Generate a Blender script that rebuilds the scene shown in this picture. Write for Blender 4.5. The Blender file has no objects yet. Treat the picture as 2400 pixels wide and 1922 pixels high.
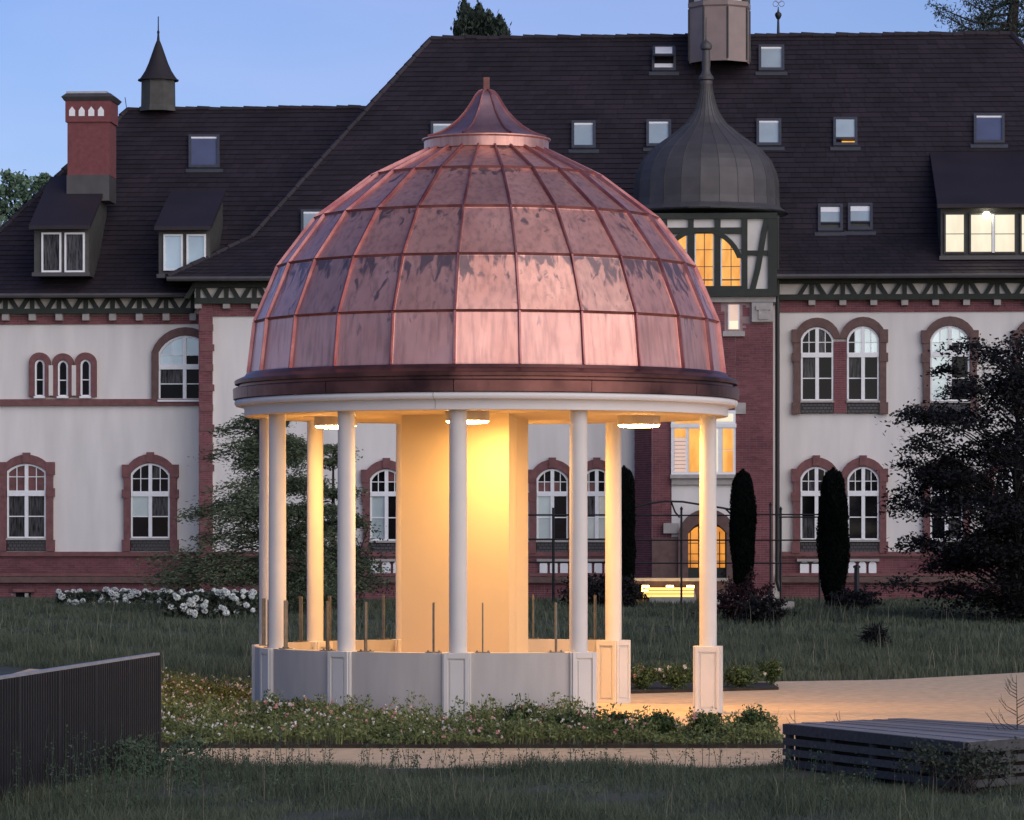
import bpy, math, random
import numpy as np
from mathutils import Vector
R = math.radians
random.seed(7); rng = np.random.default_rng(7)
SC = bpy.context.scene
COL = SC.collection

# ------------------------------------------------------------------ camera
F = 8680.0; EYE = 2.58; HX, HY = 1200.0, 1244.0
cam = bpy.data.cameras.new('camera'); cob = bpy.data.objects.new('camera', cam); COL.objects.link(cob)
cam.sensor_width = 36; cam.lens = F/2400*36; cam.shift_y = (HY-961)/2400
cam.clip_start = 0.5; cam.clip_end = 3000
cob.location = (0, 0, EYE); cob.rotation_euler = (R(90), 0, 0); SC.camera = cob

# ------------------------------------------------------------------ world, sun, exposure
w = bpy.data.worlds.new('World'); SC.world = w; w.use_nodes = True
nt = w.node_tree; bg = nt.nodes['Background']
sky = nt.nodes.new('ShaderNodeTexSky'); sky.sky_type = 'NISHITA'; sky.sun_disc = False
SUN_EL, SUN_ROT = 19.0, 143.0
sky.sun_elevation = R(SUN_EL); sky.sun_rotation = R(SUN_ROT)
sky.air_density = 1.0; sky.dust_density = 0.3; sky.ozone_density = 3.0; sky.altitude = 200
tint = nt.nodes.new('ShaderNodeMix'); tint.data_type = 'RGBA'; tint.blend_type = 'MULTIPLY'; tint.inputs[0].default_value = 1
tint.inputs[7].default_value = (.88, .835, 1.16, 1)
stc = nt.nodes.new('ShaderNodeTexCoord'); smp = nt.nodes.new('ShaderNodeMapping'); smp.inputs['Scale'].default_value = (5, 5, 16); smp.inputs['Rotation'].default_value = (0, .5, 0)
snz = nt.nodes.new('ShaderNodeTexNoise'); snz.inputs['Scale'].default_value = 1.5; snz.inputs['Detail'].default_value = 3
scr = nt.nodes.new('ShaderNodeValToRGB'); scr.color_ramp.elements[0].position = .38; scr.color_ramp.elements[0].color = (.79, .81, 1.15, 1)
scr.color_ramp.elements[1].position = .66; scr.color_ramp.elements[1].color = (.99, .86, 1.18, 1)
nt.links.new(stc.outputs['Generated'], smp.inputs[0]); nt.links.new(smp.outputs[0], snz.inputs['Vector']); nt.links.new(snz.outputs[0], scr.inputs[0]); nt.links.new(scr.outputs[0], tint.inputs[7])
nt.links.new(sky.outputs[0], tint.inputs[6]); nt.links.new(tint.outputs[2], bg.inputs[0]); bg.inputs[1].default_value = 0.05
sl = bpy.data.lights.new('sun', 'SUN'); so = bpy.data.objects.new('sun', sl); COL.objects.link(so)
sl.energy = 1.2; sl.angle = R(85); sl.color = (1.0, 0.89, 0.75)
az = R(SUN_ROT)
sd = Vector((math.sin(az)*math.cos(R(SUN_EL)), math.cos(az)*math.cos(R(SUN_EL)), math.sin(R(SUN_EL))))
so.rotation_euler = sd.to_track_quat('Z', 'Y').to_euler()
vs = SC.view_settings; vs.view_transform = 'Standard'; vs.look = 'None'; vs.gamma = 1; vs.exposure = 1.1
vs.use_curve_mapping = False
SC.cycles.max_bounces = 8; SC.cycles.diffuse_bounces = 4; SC.cycles.glossy_bounces = 3
SC.cycles.sample_clamp_indirect = 4

# ------------------------------------------------------------------ materials
def mat(name, col, rough=.7, metal=0., nscale=4., namt=.12, col2=None, bump=0., bscale=40., emis=None, spec=None,
        rnd=0., stretch=None, rough2=None):
    m = bpy.data.materials.new(name); m.use_nodes = True; t = m.node_tree; N, L = t.nodes, t.links
    p = N['Principled BSDF']; p.inputs['Roughness'].default_value = rough; p.inputs['Metallic'].default_value = metal
    if spec is not None: p.inputs['Specular IOR Level'].default_value = spec
    tc = N.new('ShaderNodeTexCoord'); src = tc.outputs['Object']
    if stretch:
        mp = N.new('ShaderNodeMapping'); mp.inputs['Scale'].default_value = stretch; L.new(src, mp.inputs[0]); src = mp.outputs[0]
    nz = N.new('ShaderNodeTexNoise'); nz.inputs['Scale'].default_value = nscale; nz.inputs['Detail'].default_value = 6
    L.new(src, nz.inputs['Vector'])
    cr = N.new('ShaderNodeValToRGB'); cr.color_ramp.elements[0].position = .3; cr.color_ramp.elements[1].position = .7
    c2 = col2 or tuple(min(1, c*(1+namt)) for c in col); c1 = col if col2 else tuple(c*(1-namt) for c in col)
    cr.color_ramp.elements[0].color = (*c1, 1); cr.color_ramp.elements[1].color = (*c2, 1)
    L.new(nz.outputs[0], cr.inputs[0]); out = cr.outputs[0]
    if rnd:
        oi = N.new('ShaderNodeObjectInfo'); hv = N.new('ShaderNodeHueSaturation')
        mr = N.new('ShaderNodeMapRange'); mr.inputs[3].default_value = 1-rnd; mr.inputs[4].default_value = 1+rnd
        L.new(oi.outputs['Random'], mr.inputs[0]); L.new(mr.outputs[0], hv.inputs['Value']); L.new(out, hv.inputs['Color']); out = hv.outputs[0]
    L.new(out, p.inputs['Base Color'])
    if rough2 is not None:
        mr2 = N.new('ShaderNodeMapRange'); mr2.inputs[3].default_value = rough; mr2.inputs[4].default_value = rough2
        L.new(nz.outputs[0], mr2.inputs[0]); L.new(mr2.outputs[0], p.inputs['Roughness'])
    if bump:
        n2 = N.new('ShaderNodeTexNoise'); n2.inputs['Scale'].default_value = bscale; n2.inputs['Detail'].default_value = 4
        L.new(src, n2.inputs['Vector']); b = N.new('ShaderNodeBump'); b.inputs['Strength'].default_value = bump; b.inputs['Distance'].default_value = .02
        L.new(n2.outputs[0], b.inputs['Height']); L.new(b.outputs[0], p.inputs['Normal'])
    if emis:
        p.inputs['Emission Color'].default_value = (*emis[0], 1); p.inputs['Emission Strength'].default_value = emis[1]
    return m

def island_mat(name, c1, c2, rough=.85, spec=.2, transl=0.):
    """colour varies from piece to piece (leaf, blade, brick) of one mesh"""
    m = bpy.data.materials.new(name); m.use_nodes = True; t = m.node_tree; N, L = t.nodes, t.links
    p = N['Principled BSDF']; p.inputs['Roughness'].default_value = rough; p.inputs['Specular IOR Level'].default_value = spec
    g = N.new('ShaderNodeNewGeometry'); cr = N.new('ShaderNodeValToRGB')
    cr.color_ramp.elements[0].color = (*c1, 1); cr.color_ramp.elements[1].color = (*c2, 1)
    tc = N.new('ShaderNodeTexCoord'); nz = N.new('ShaderNodeTexNoise'); nz.inputs['Scale'].default_value = .6
    L.new(tc.outputs['Object'], nz.inputs['Vector'])
    ad = N.new('ShaderNodeMath'); ad.operation = 'MULTIPLY_ADD'; ad.inputs[1].default_value = .55
    mu = N.new('ShaderNodeMath'); mu.operation = 'MULTIPLY_ADD'; mu.inputs[1].default_value = 1.6; mu.inputs[2].default_value = -.55
    L.new(nz.outputs[0], mu.inputs[0]); L.new(g.outputs['Random Per Island'], ad.inputs[0]); L.new(mu.outputs[0], ad.inputs[2])
    L.new(ad.outputs[0], cr.inputs[0]); L.new(cr.outputs[0], p.inputs['Base Color'])
    if transl: p.inputs['Transmission Weight'].default_value = 0
    return m

def copper(name, stains=True, amt=0., dark=1.):
    m = bpy.data.materials.new(name); m.use_nodes = True; t = m.node_tree; N, L = t.nodes, t.links
    p = N['Principled BSDF']; p.inputs['Metallic'].default_value = .68
    oi = N.new('ShaderNodeObjectInfo'); tc = N.new('ShaderNodeTexCoord')
    vm = N.new('ShaderNodeVectorMath'); vm.operation = 'MULTIPLY_ADD'; cx = N.new('ShaderNodeCombineXYZ')
    sc = N.new('ShaderNodeMath'); sc.operation = 'MULTIPLY'; sc.inputs[1].default_value = 37.0; L.new(oi.outputs['Random'], sc.inputs[0])
    for i in range(3): L.new(sc.outputs[0], cx.inputs[i])
    vm.inputs[1].default_value = (1, 1, 1); L.new(tc.outputs['Object'], vm.inputs[0]); L.new(cx.outputs[0], vm.inputs[2])
    def noise(s, d=5, dist=0., vec=None):
        n = N.new('ShaderNodeTexNoise'); n.inputs['Scale'].default_value = s; n.inputs['Detail'].default_value = d
        n.inputs['Distortion'].default_value = dist; L.new(vec or vm.outputs[0], n.inputs['Vector']); return n.outputs[0]
    def ramp(src, stops):
        r = N.new('ShaderNodeValToRGB'); e = r.color_ramp.elements
        e[0].position, e[0].color = stops[0][0], (*stops[0][1], 1); e[1].position, e[1].color = stops[1][0], (*stops[1][1], 1)
        for s in stops[2:]:
            x = e.new(s[0]); x.color = (*s[1], 1)
        L.new(src, r.inputs[0]); return r.outputs[0]
    def mixc(f, a, b):
        x = N.new('ShaderNodeMix'); x.data_type = 'RGBA'
        L.new(f, x.inputs[0]); L.new(a, x.inputs[6]); L.new(b, x.inputs[7]); return x.outputs[2]
    base = ramp(noise(1.3, 4), [(.3, (.70, .34, .27)), (.72, (.88, .47, .38))])
    old = ramp(noise(2.5, 6, .6), [(.3, (.42, .24, .21)), (.7, (.62, .37, .31))])
    fac = ramp(oi.outputs['Random'], [(.0, (.0,)*3), (1., (.85*dark,)*3), (.6, (.12*dark,)*3)])
    c = mixc(fac, base, old)
    mp = N.new('ShaderNodeMapping'); mp.inputs['Scale'].default_value = (13, 13, .9); L.new(vm.outputs[0], mp.inputs[0])
    streak = ramp(noise(1.0, 5, .2, mp.outputs[0]), [(.45, (0,)*3), (.75, (.50,)*3)])
    dk = N.new('ShaderNodeRGB'); dk.outputs[0].default_value = (.20, .12, .12, 1)
    c = mixc(streak, c, dk.outputs[0])
    if stains:
        sx = N.new('ShaderNodeSeparateXYZ'); L.new(tc.outputs['Generated'], sx.inputs[0])
        hi = N.new('ShaderNodeMapRange'); hi.inputs[1].default_value = .35; hi.inputs[2].default_value = .98
        hi.inputs[3].default_value = -.12+amt; hi.inputs[4].default_value = .09+amt
        L.new(sx.outputs['Z'], hi.inputs[0])
        mp2 = N.new('ShaderNodeMapping'); mp2.inputs['Scale'].default_value = (3.4, 3.4, 1.0); L.new(vm.outputs[0], mp2.inputs[0])
        ns = noise(2.1, 3, .7, mp2.outputs[0])
        a = N.new('ShaderNodeMath'); L.new(ns, a.inputs[0]); L.new(hi.outputs[0], a.inputs[1])
        st = ramp(a.outputs[0], [(.575, (0,)*3), (.67, (.80,)*3)])
        gr = N.new('ShaderNodeRGB'); gr.outputs[0].default_value = (.12, .10, .12, 1)
        c = mixc(st, c, gr.outputs[0])
    L.new(c, p.inputs['Base Color'])
    rr = N.new('ShaderNodeMapRange'); rr.inputs[3].default_value = .27; rr.inputs[4].default_value = .5
    L.new(noise(3.0, 5), rr.inputs[0]); L.new(rr.outputs[0], p.inputs['Roughness'])
    b = N.new('ShaderNodeBump'); b.inputs['Strength'].default_value = .35; b.inputs['Distance'].default_value = .05
    L.new(noise(1.6, 3), b.inputs['Height']); L.new(b.outputs[0], p.inputs['Normal'])
    return m

M = {}
M['wall'] = mat('painted_render', (.69, .67, .64), .9, nscale=1.1, namt=.085, bump=.15, bscale=60, stretch=(1.8, 1.8, .3))
M['trim'] = mat('red_stone', (.17, .075, .075), .85, nscale=6, namt=.2, bump=.3)
M['trim_brown'] = mat('brown_stone', (.13, .078, .07), .85, nscale=6, namt=.2, bump=.3)
M['mortar'] = mat('brick_mortar', (.30, .22, .22), .95, nscale=3, namt=.15)
M['brick'] = island_mat('maroon_brick', (.125, .045, .055), (.24, .09, .10))
M['stone'] = mat('pale_stone', (.36, .34, .32), .85, nscale=5, namt=.12, bump=.2)
M['timber'] = mat('dark_green_timber', (.022, .028, .023), .75, nscale=5, namt=.2)
M['plaster'] = mat('white_plaster', (.62, .60, .56), .9, nscale=3, namt=.06)
M['tile'] = island_mat('roof_tile', (.014, .011, .015), (.030, .0225, .030), .62, .35)
M['tilebase'] = mat('roof_underlay', (.016, .013, .017), .8)
M['lead'] = mat('lead_sheet', (.075, .070, .072), .55, nscale=2, namt=.15, metal=.2)
M['leadw'] = mat('warm_sheet_metal', (.25, .19, .175), .5, nscale=2, namt=.1, metal=.2)
M['frame'] = mat('white_window_paint', (.78, .79, .80), .5, nscale=8, namt=.05)
M['glass'] = mat('dark_glass', (.008, .008, .010), .05, nscale=2, namt=.3, spec=.12, rnd=.3)
M['glasscurt'] = mat('glass_with_net_curtain', (.055, .055, .058), .12, nscale=7, namt=.9, spec=.12, stretch=(3, 3, .4), rnd=.3)
M['glasssky'] = mat('glass_painted_sky_reflection', (.50, .60, .62), .12, metal=.35, nscale=1.2, namt=.1, rnd=.15)  # pale base colour stands in for the sky mirrored in the panes
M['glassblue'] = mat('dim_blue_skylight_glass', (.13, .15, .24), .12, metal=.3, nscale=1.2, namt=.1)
M['glassred'] = mat('glass_painted_red_reflection', (.13, .05, .05), .15, nscale=4, namt=.3)  # red reflection put into the base colour
M['skyframe'] = mat('skylight_frame_metal', (.075, .08, .095), .45, nscale=5, namt=.1, metal=.3)
M['dormer'] = mat('dormer_cladding', (.058, .058, .052), .7, nscale=4, namt=.2)
M['chimney'] = mat('red_chimney_render', (.17, .055, .058), .9, nscale=7, namt=.15, bump=.3)
M['black'] = mat('black_iron', (.012, .012, .014), .5)
M['wood'] = mat('weathered_grey_wood', (.21, .205, .215), .8, nscale=3, namt=.25, stretch=(1, 8, 8), rnd=.25, bump=.2)
M['wooddk'] = mat('dark_weathered_wood', (.055, .054, .054), .85, nscale=3, namt=.3, stretch=(1, 8, 8), rnd=.25)
M['fence'] = mat('anthracite_metal', (.020, .020, .023), .55, metal=.3, nscale=6, namt=.15, rnd=.15)
M['rail'] = mat('galvanised_rail', (.42, .42, .43), .4, metal=.5)
M['corn'] = mat('white_cornice_paint', (.72, .69, .67), .7, nscale=1.3, namt=.04, bump=.06, bscale=50)
M['white'] = mat('white_render', (.64, .605, .565), .75, nscale=1.7, namt=.055, bump=.06, bscale=50)
M['parapet'] = mat('grey_parapet_render', (.45, .415, .385), .8, nscale=1.6, namt=.08, stretch=(3, 3, .6), bump=.1, bscale=50)
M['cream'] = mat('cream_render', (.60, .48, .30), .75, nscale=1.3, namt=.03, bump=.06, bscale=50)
M['steel'] = mat('primed_steel', (.15, .14, .11), .5, metal=.4, nscale=9, namt=.3)
M['diff'] = mat('lamp_diffuser', (1, .85, .6), .5, emis=((1, .54, .17), 82.))
M['lampbody'] = mat('lamp_housing', (.55, .5, .42), .5)
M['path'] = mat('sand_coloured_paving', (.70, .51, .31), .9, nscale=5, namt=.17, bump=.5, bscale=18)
M['soil'] = mat('bed_soil', (.030, .022, .016), 1, nscale=5, namt=.4)
M['ground'] = mat('meadow_soil', (.05, .060, .045), 1, nscale=.5, namt=.3, bump=.5, bscale=3)
M['grass'] = island_mat('meadow_grass_blades', (.040, .056, .036), (.115, .135, .088), .8)
M['weed'] = island_mat('weed_leaves', (.035, .060, .040), (.080, .115, .075), .8)
M['weedpale'] = island_mat('dry_seed_stalks', (.12, .13, .09), (.24, .23, .17), .8)
M['fallen'] = island_mat('fallen_leaf', (.09, .05, .02), (.22, .15, .06), .8)
M['bedleaf'] = island_mat('bed_leaves', (.05, .072, .022), (.21, .235, .09), .7)
M['roseleaf'] = island_mat('rose_leaves', (.035, .055, .020), (.10, .14, .05), .6)
M['whitefl'] = island_mat('white_petals', (.55, .50, .45), (.80, .76, .70), .6)
M['pinkfl'] = island_mat('pink_petals', (.55, .22, .20), (.75, .42, .38), .6)
M['redfl'] = island_mat('dark_red_petals', (.16, .02, .03), (.25, .04, .04), .6)
M['hydr'] = island_mat('hydrangea_petals', (.50, .55, .52), (.84, .87, .84), .7)
M['hydl'] = island_mat('hydrangea_leaves', (.022, .030, .022), (.055, .07, .05), .7)
M['larch'] = island_mat('conifer_needles', (.020, .036, .018), (.135, .17, .10), .8)
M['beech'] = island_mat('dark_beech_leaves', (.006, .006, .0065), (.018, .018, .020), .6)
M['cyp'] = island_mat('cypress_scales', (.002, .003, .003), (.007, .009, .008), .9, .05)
M['pine'] = island_mat('pine_needles', (.018, .028, .022), (.06, .085, .06), .8)
M['ltree'] = island_mat('broadleaf_leaves', (.07, .13, .08), (.24, .34, .22), .8)
M['bark'] = mat('dark_bark', (.028, .023, .020), .95, nscale=12, namt=.3, stretch=(2, 2, .4))
M['redtwig'] = island_mat('dark_red_shrub_leaves', (.012, .004, .006), (.028, .009, .012), .8)
M['copper'] = copper('copper_sheet', True, -.02, .6); M['copper0'] = copper('copper_sheet_pale', True, -.10, .75); M['copper1'] = copper('copper_sheet_stained', True, .075, .7); M['copperplain'] = copper('copper_trim', False)
M['copcap'] = mat('tarnished_cap_copper', (.34, .19, .19), .38, metal=.85, nscale=2.5, col2=(.66, .40, .37), rnd=.15)
M['copdark'] = mat('aged_brown_copper', (.065, .03, .03), .30, metal=.8, nscale=1.6, col2=(.28, .12, .10), rough2=.5)
M['coprib'] = mat('copper_rib', (.27, .085, .09), .40, metal=.8, nscale=3, col2=(.50, .24, .22), rnd=.15)

def lit(name, top, bot, s):
    m = bpy.data.materials.new(name); m.use_nodes = True; t = m.node_tree; N, L = t.nodes, t.links
    p = N['Principled BSDF']; p.inputs['Base Color'].default_value = (.05, .04, .03, 1); p.inputs['Roughness'].default_value = .2
    tc = N.new('ShaderNodeTexCoord'); mp = N.new('ShaderNodeMapping'); mp.inputs['Scale'].default_value = (2.2, 2.2, .7)
    nz = N.new('ShaderNodeTexNoise'); nz.inputs['Scale'].default_value = 1.4; nz.inputs['Detail'].default_value = 3
    L.new(tc.outputs['Object'], mp.inputs[0]); L.new(mp.outputs[0], nz.inputs['Vector'])
    cr = N.new('ShaderNodeValToRGB'); cr.color_ramp.elements[0].position = .35; cr.color_ramp.elements[1].position = .65
    cr.color_ramp.elements[0].color = (*bot, 1); cr.color_ramp.elements[1].color = (*top, 1)
    L.new(nz.outputs[0], cr.inputs[0]); L.new(cr.outputs[0], p.inputs['Emission Color']); p.inputs['Emission Strength'].default_value = s
    return m
M['litorange'] = lit('lit_orange_room', (1., .50, .085), (.75, .27, .02), .50)
M['litpale'] = lit('lit_pale_room', (1., .93, .70), (.92, .80, .58), .44)
M['litdeep'] = lit('lit_amber_hall', (.95, .36, .04), (.6, .20, .02), .46)
M['litpink'] = lit('lit_blind', (.9, .62, .50), (.75, .50, .44), .40)
M['bulb'] = mat('lamp_glow', (1, .8, .4), .5, emis=((1, .58, .14), 14.))
M['strip'] = mat('painted_step_glow', (1, .7, .3), .5, emis=((1, .55, .10), .62))  # emission stands in for lamplight falling on the steps
M['bulbw'] = mat('white_lamp_glow', (1, 1, .9), .5, emis=((1, .93, .75), 14.))

# ------------------------------------------------------------------ mesh helpers
def link(o, parent=None):
    COL.objects.link(o)
    if parent: o.parent = parent
    return o
def root(name, loc, label, cat, group=None, rz=0):
    o = bpy.data.objects.new(name, None); COL.objects.link(o); o.location = loc; o.rotation_euler.z = rz
    o['label'] = label; o['category'] = cat
    if group: o['group'] = group
    o.empty_display_size = .2
    return o
def tag(o, label=None, cat=None, group=None, kind=None):
    if label: o['label'] = label
    if cat: o['category'] = cat
    if group: o['group'] = group
    if kind: o['kind'] = kind
    return o
def rootloc(p):
    v = Vector((0, 0, 0))
    while p is not None: v += Vector(p.location); p = p.parent
    return v
class MB:
    def __init__(s): s.v = []; s.f = []
    def poly(s, pts):
        n = len(s.v); s.v += [tuple(p) for p in pts]; s.f.append(tuple(range(n, n+len(pts)))); return s
    def hexa(s, b, t):
        """b, t: 4 lower and 4 upper points in the same winding"""
        n = len(s.v); s.v += [tuple(p) for p in b] + [tuple(p) for p in t]
        s.f += [(n+3, n+2, n+1, n), (n+4, n+5, n+6, n+7)] + [(n+i, n+(i+1) % 4, n+4+(i+1) % 4, n+4+i) for i in range(4)]; return s
    def box(s, x0, x1, y0, y1, z0, z1):
        return s.hexa([(x0, y0, z0), (x1, y0, z0), (x1, y1, z0), (x0, y1, z0)], [(x0, y0, z1), (x1, y0, z1), (x1, y1, z1), (x0, y1, z1)])
    def prism(s, pts, vec):
        """extrude a 3D polygon along vec"""
        n = len(s.v); k = len(pts); vec = Vector(vec)
        s.v += [tuple(p) for p in pts] + [tuple(Vector(p)+vec) for p in pts]
        s.f += [tuple(range(n, n+k)), tuple(range(n+2*k-1, n+k-1, -1))] + [(n+i, n+k+i, n+k+(i+1) % k, n+(i+1) % k) for i in range(k)]; return s
    def tube(s, pts, rad, seg=6, cap=True):
        pts = [Vector(p) for p in pts]; rad = rad if isinstance(rad, (list, tuple)) else [rad]*len(pts)
        n0 = len(s.v)
        for i, p in enumerate(pts):
            d = (pts[min(i+1, len(pts)-1)] - pts[max(i-1, 0)]).normalized()
            a = d.cross(Vector((0, 0, 1)) if abs(d.z) < .9 else Vector((1, 0, 0))).normalized(); b = d.cross(a)
            for k in range(seg):
                t = 2*math.pi*k/seg; s.v.append(tuple(p + (a*math.cos(t)+b*math.sin(t))*rad[i]))
        for i in range(len(pts)-1):
            for k in range(seg):
                q = n0+i*seg; s.f.append((q+k, q+(k+1) % seg, q+seg+(k+1) % seg, q+seg+k))
        if cap:
            s.f.append(tuple(range(n0+seg-1, n0-1, -1))); q = n0+(len(pts)-1)*seg; s.f.append(tuple(range(q, q+seg)))
        return s
    def lathe(s, prof, seg=64, c=(0, 0), a0=0., a1=2*math.pi, phase=0.):
        full = abs(a1-a0-2*math.pi) < 1e-6; n = seg if full else seg+1; n0 = len(s.v)
        for r, z in prof:
            for k in range(n):
                t = a0+(a1-a0)*k/seg+phase; s.v.append((c[0]+r*math.sin(t), c[1]-r*math.cos(t), z))
        for i in range(len(prof)-1):
            for k in range(seg):
                k2 = (k+1) % n; q = n0+i*n; s.f.append((q+k, q+k2, q+n+k2, q+n+k))
        return s
    def build(s, name, m, parent=None, smooth=False, off=None, bevel=0.):
        o_ = rootloc(parent) if off is None else Vector(off)
        me = bpy.data.meshes.new(name); me.from_pydata([(x-o_.x, y-o_.y, z-o_.z) for x, y, z in s.v], [], s.f); me.materials.append(m)
        import bmesh
        bm = bmesh.new(); bm.from_mesh(me); bmesh.ops.recalc_face_normals(bm, faces=bm.faces); bm.to_mesh(me); bm.free()
        if smooth:
            for p in me.polygons: p.use_smooth = True
            try: me.set_sharp_from_angle(angle=R(38))
            except Exception: pass
        ob = link(bpy.data.objects.new(name, me), parent)
        if bevel:
            b = ob.modifiers.new('bevel', 'BEVEL'); b.width = bevel; b.segments = 2; b.limit_method = 'ANGLE'
        return ob

def npmesh(name, V, nv, m, parent=None):
    """V: (n, nv, 3) array of separate polygons"""
    V = np.asarray(V, dtype=np.float32)
    if parent is not None: V = V - np.array(rootloc(parent), dtype=np.float32)
    n = V.shape[0]; me = bpy.data.meshes.new(name)
    me.vertices.add(n*nv); me.vertices.foreach_set('co', V.reshape(-1))
    me.loops.add(n*nv); me.loops.foreach_set('vertex_index', np.arange(n*nv, dtype=np.int32))
    me.polygons.add(n); me.polygons.foreach_set('loop_start', np.arange(0, n*nv, nv, dtype=np.int32))
    me.update(calc_edges=True); me.validate(); me.materials.append(m)
    return link(bpy.data.objects.new(name, me), parent)
def leaves(P, L, W, flat=.0, dirs=None):
    """leaf quads (diamond) at points P; flat 0..1 = how horizontal they lie"""
    n = len(P); P = np.asarray(P)
    a = rng.normal(size=(n, 3))
    if dirs is not None: a = dirs + a*.45
    a[:, 2] *= (1-flat); a /= np.linalg.norm(a, axis=1)[:, None]+1e-9
    b = rng.normal(size=(n, 3)); b[:, 2] *= (1-flat)
    b -= a*np.sum(a*b, axis=1)[:, None]; b /= np.linalg.norm(b, axis=1)[:, None]+1e-9
    l = (L*rng.uniform(.6, 1.3, n))[:, None]; ww = (W*rng.uniform(.6, 1.3, n))[:, None]
    return np.stack([P-a*l*.5, P+b*ww*.5, P+a*l*.5, P-b*ww*.5], axis=1)
def blades(P, H, W, lean=.35):
    n = len(P); H = np.asarray(H)*rng.uniform(.55, 1.15, n); th = rng.uniform(0, 2*np.pi, n); ld = rng.uniform(0, 2*np.pi, n)
    le = lean*H*rng.uniform(.1, 1, n); w = W*rng.uniform(.6, 1.3, n)
    s = np.stack([np.cos(th), np.sin(th), 0*th], 1)*w[:, None]*.5
    d = np.stack([np.cos(ld)*le, np.sin(ld)*le, 0*le], 1); up = np.stack([0*H, 0*H, H], 1)
    m1 = P+up*.55+d*.3; tip = P+up+d
    q = np.stack([P-s, P+s, m1+s*.7, m1-s*.7], 1); q2 = np.stack([m1-s*.7, m1+s*.7, tip+s*.08, tip-s*.08], 1)
    # one connected island per blade
    return q, q2
def bladeobj(name, P, H, W, m, lean=.35, parent=None):
    q, q2 = blades(np.asarray(P, dtype=float), H, W, lean); n = len(q)
    V = np.concatenate([q, q2[:, 2:4]], axis=1).astype(np.float32).reshape(-1, 3)
    if parent is not None: V = V - np.array(rootloc(parent), dtype=np.float32)
    b = (np.arange(n, dtype=np.int32)*6)[:, None]
    idx = np.concatenate([b+np.array([0, 1, 2, 3]), b+np.array([3, 2, 4, 5])], axis=1).reshape(-1).astype(np.int32)
    me = bpy.data.meshes.new(name); me.vertices.add(n*6); me.vertices.foreach_set('co', V.reshape(-1))
    me.loops.add(n*8); me.loops.foreach_set('vertex_index', idx)
    me.polygons.add(n*2); me.polygons.foreach_set('loop_start', np.arange(0, n*8, 4, dtype=np.int32))
    me.update(calc_edges=True); me.materials.append(m)
    return link(bpy.data.objects.new(name, me), parent)

def px(x, y, Y): return Vector(((x-HX)*Y/F, Y, EYE-(y-HY)*Y/F))
def gz(x, y):
    t = max(0., min(1., (y-69)/40)); return .47*t*t*(3-2*t)
def ypx(py, z=0.): return F*(EYE-z)/(py-HY)

# ================================================================== GROUND
nx, ny = 60, 90
xs = np.concatenate([np.linspace(-400, -22, 12), np.linspace(-20, 20, 37), np.linspace(22, 400, 12)])
ys = np.concatenate([np.linspace(-30, 28, 6), np.linspace(30, 125, 80), np.array([160, 300, 900, 2500])])
V = [(x, y, gz(x, y)+(.03*math.sin(x*1.3)*math.sin(y*.9) if y < 40 or y > 69 else -.02)) for y in ys for x in xs]
nxx = len(xs)
Fc = [(j*nxx+i, j*nxx+i+1, (j+1)*nxx+i+1, (j+1)*nxx+i) for j in range(len(ys)-1) for i in range(nxx-1)]
me = bpy.data.meshes.new('ground'); me.from_pydata(V, [], Fc); me.materials.append(M['ground'])
tag(link(bpy.data.objects.new('ground', me)), kind='structure')

back = [(-400, 1540), (0, 1563), (370, 1589), (595, 1608), (1140, 1613), (1640, 1602), (1820, 1598), (2080, 1594), (2400, 1577), (2900, 1560)]
def backY(x):
    pts = [px(a, b, ypx(b)) for a, b in back]
    return float(np.interp(x, [p.x for p in pts], [p.y for p in pts]))
FRONT = 40.1
V = []; Fc = []; X = np.linspace(-9, 14, 70)
for i, x in enumerate(X): V += [(x, FRONT+.12*math.sin(x*1.1), .006), (x, 50, .006), (x, backY(x), .006)]
for i in range(len(X)-1):
    for k in range(2): Fc.append((3*i+k, 3*i+3+k, 3*i+4+k, 3*i+1+k))
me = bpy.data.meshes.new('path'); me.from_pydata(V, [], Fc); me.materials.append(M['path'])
tag(link(bpy.data.objects.new('path', me)), kind='structure')

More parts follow.
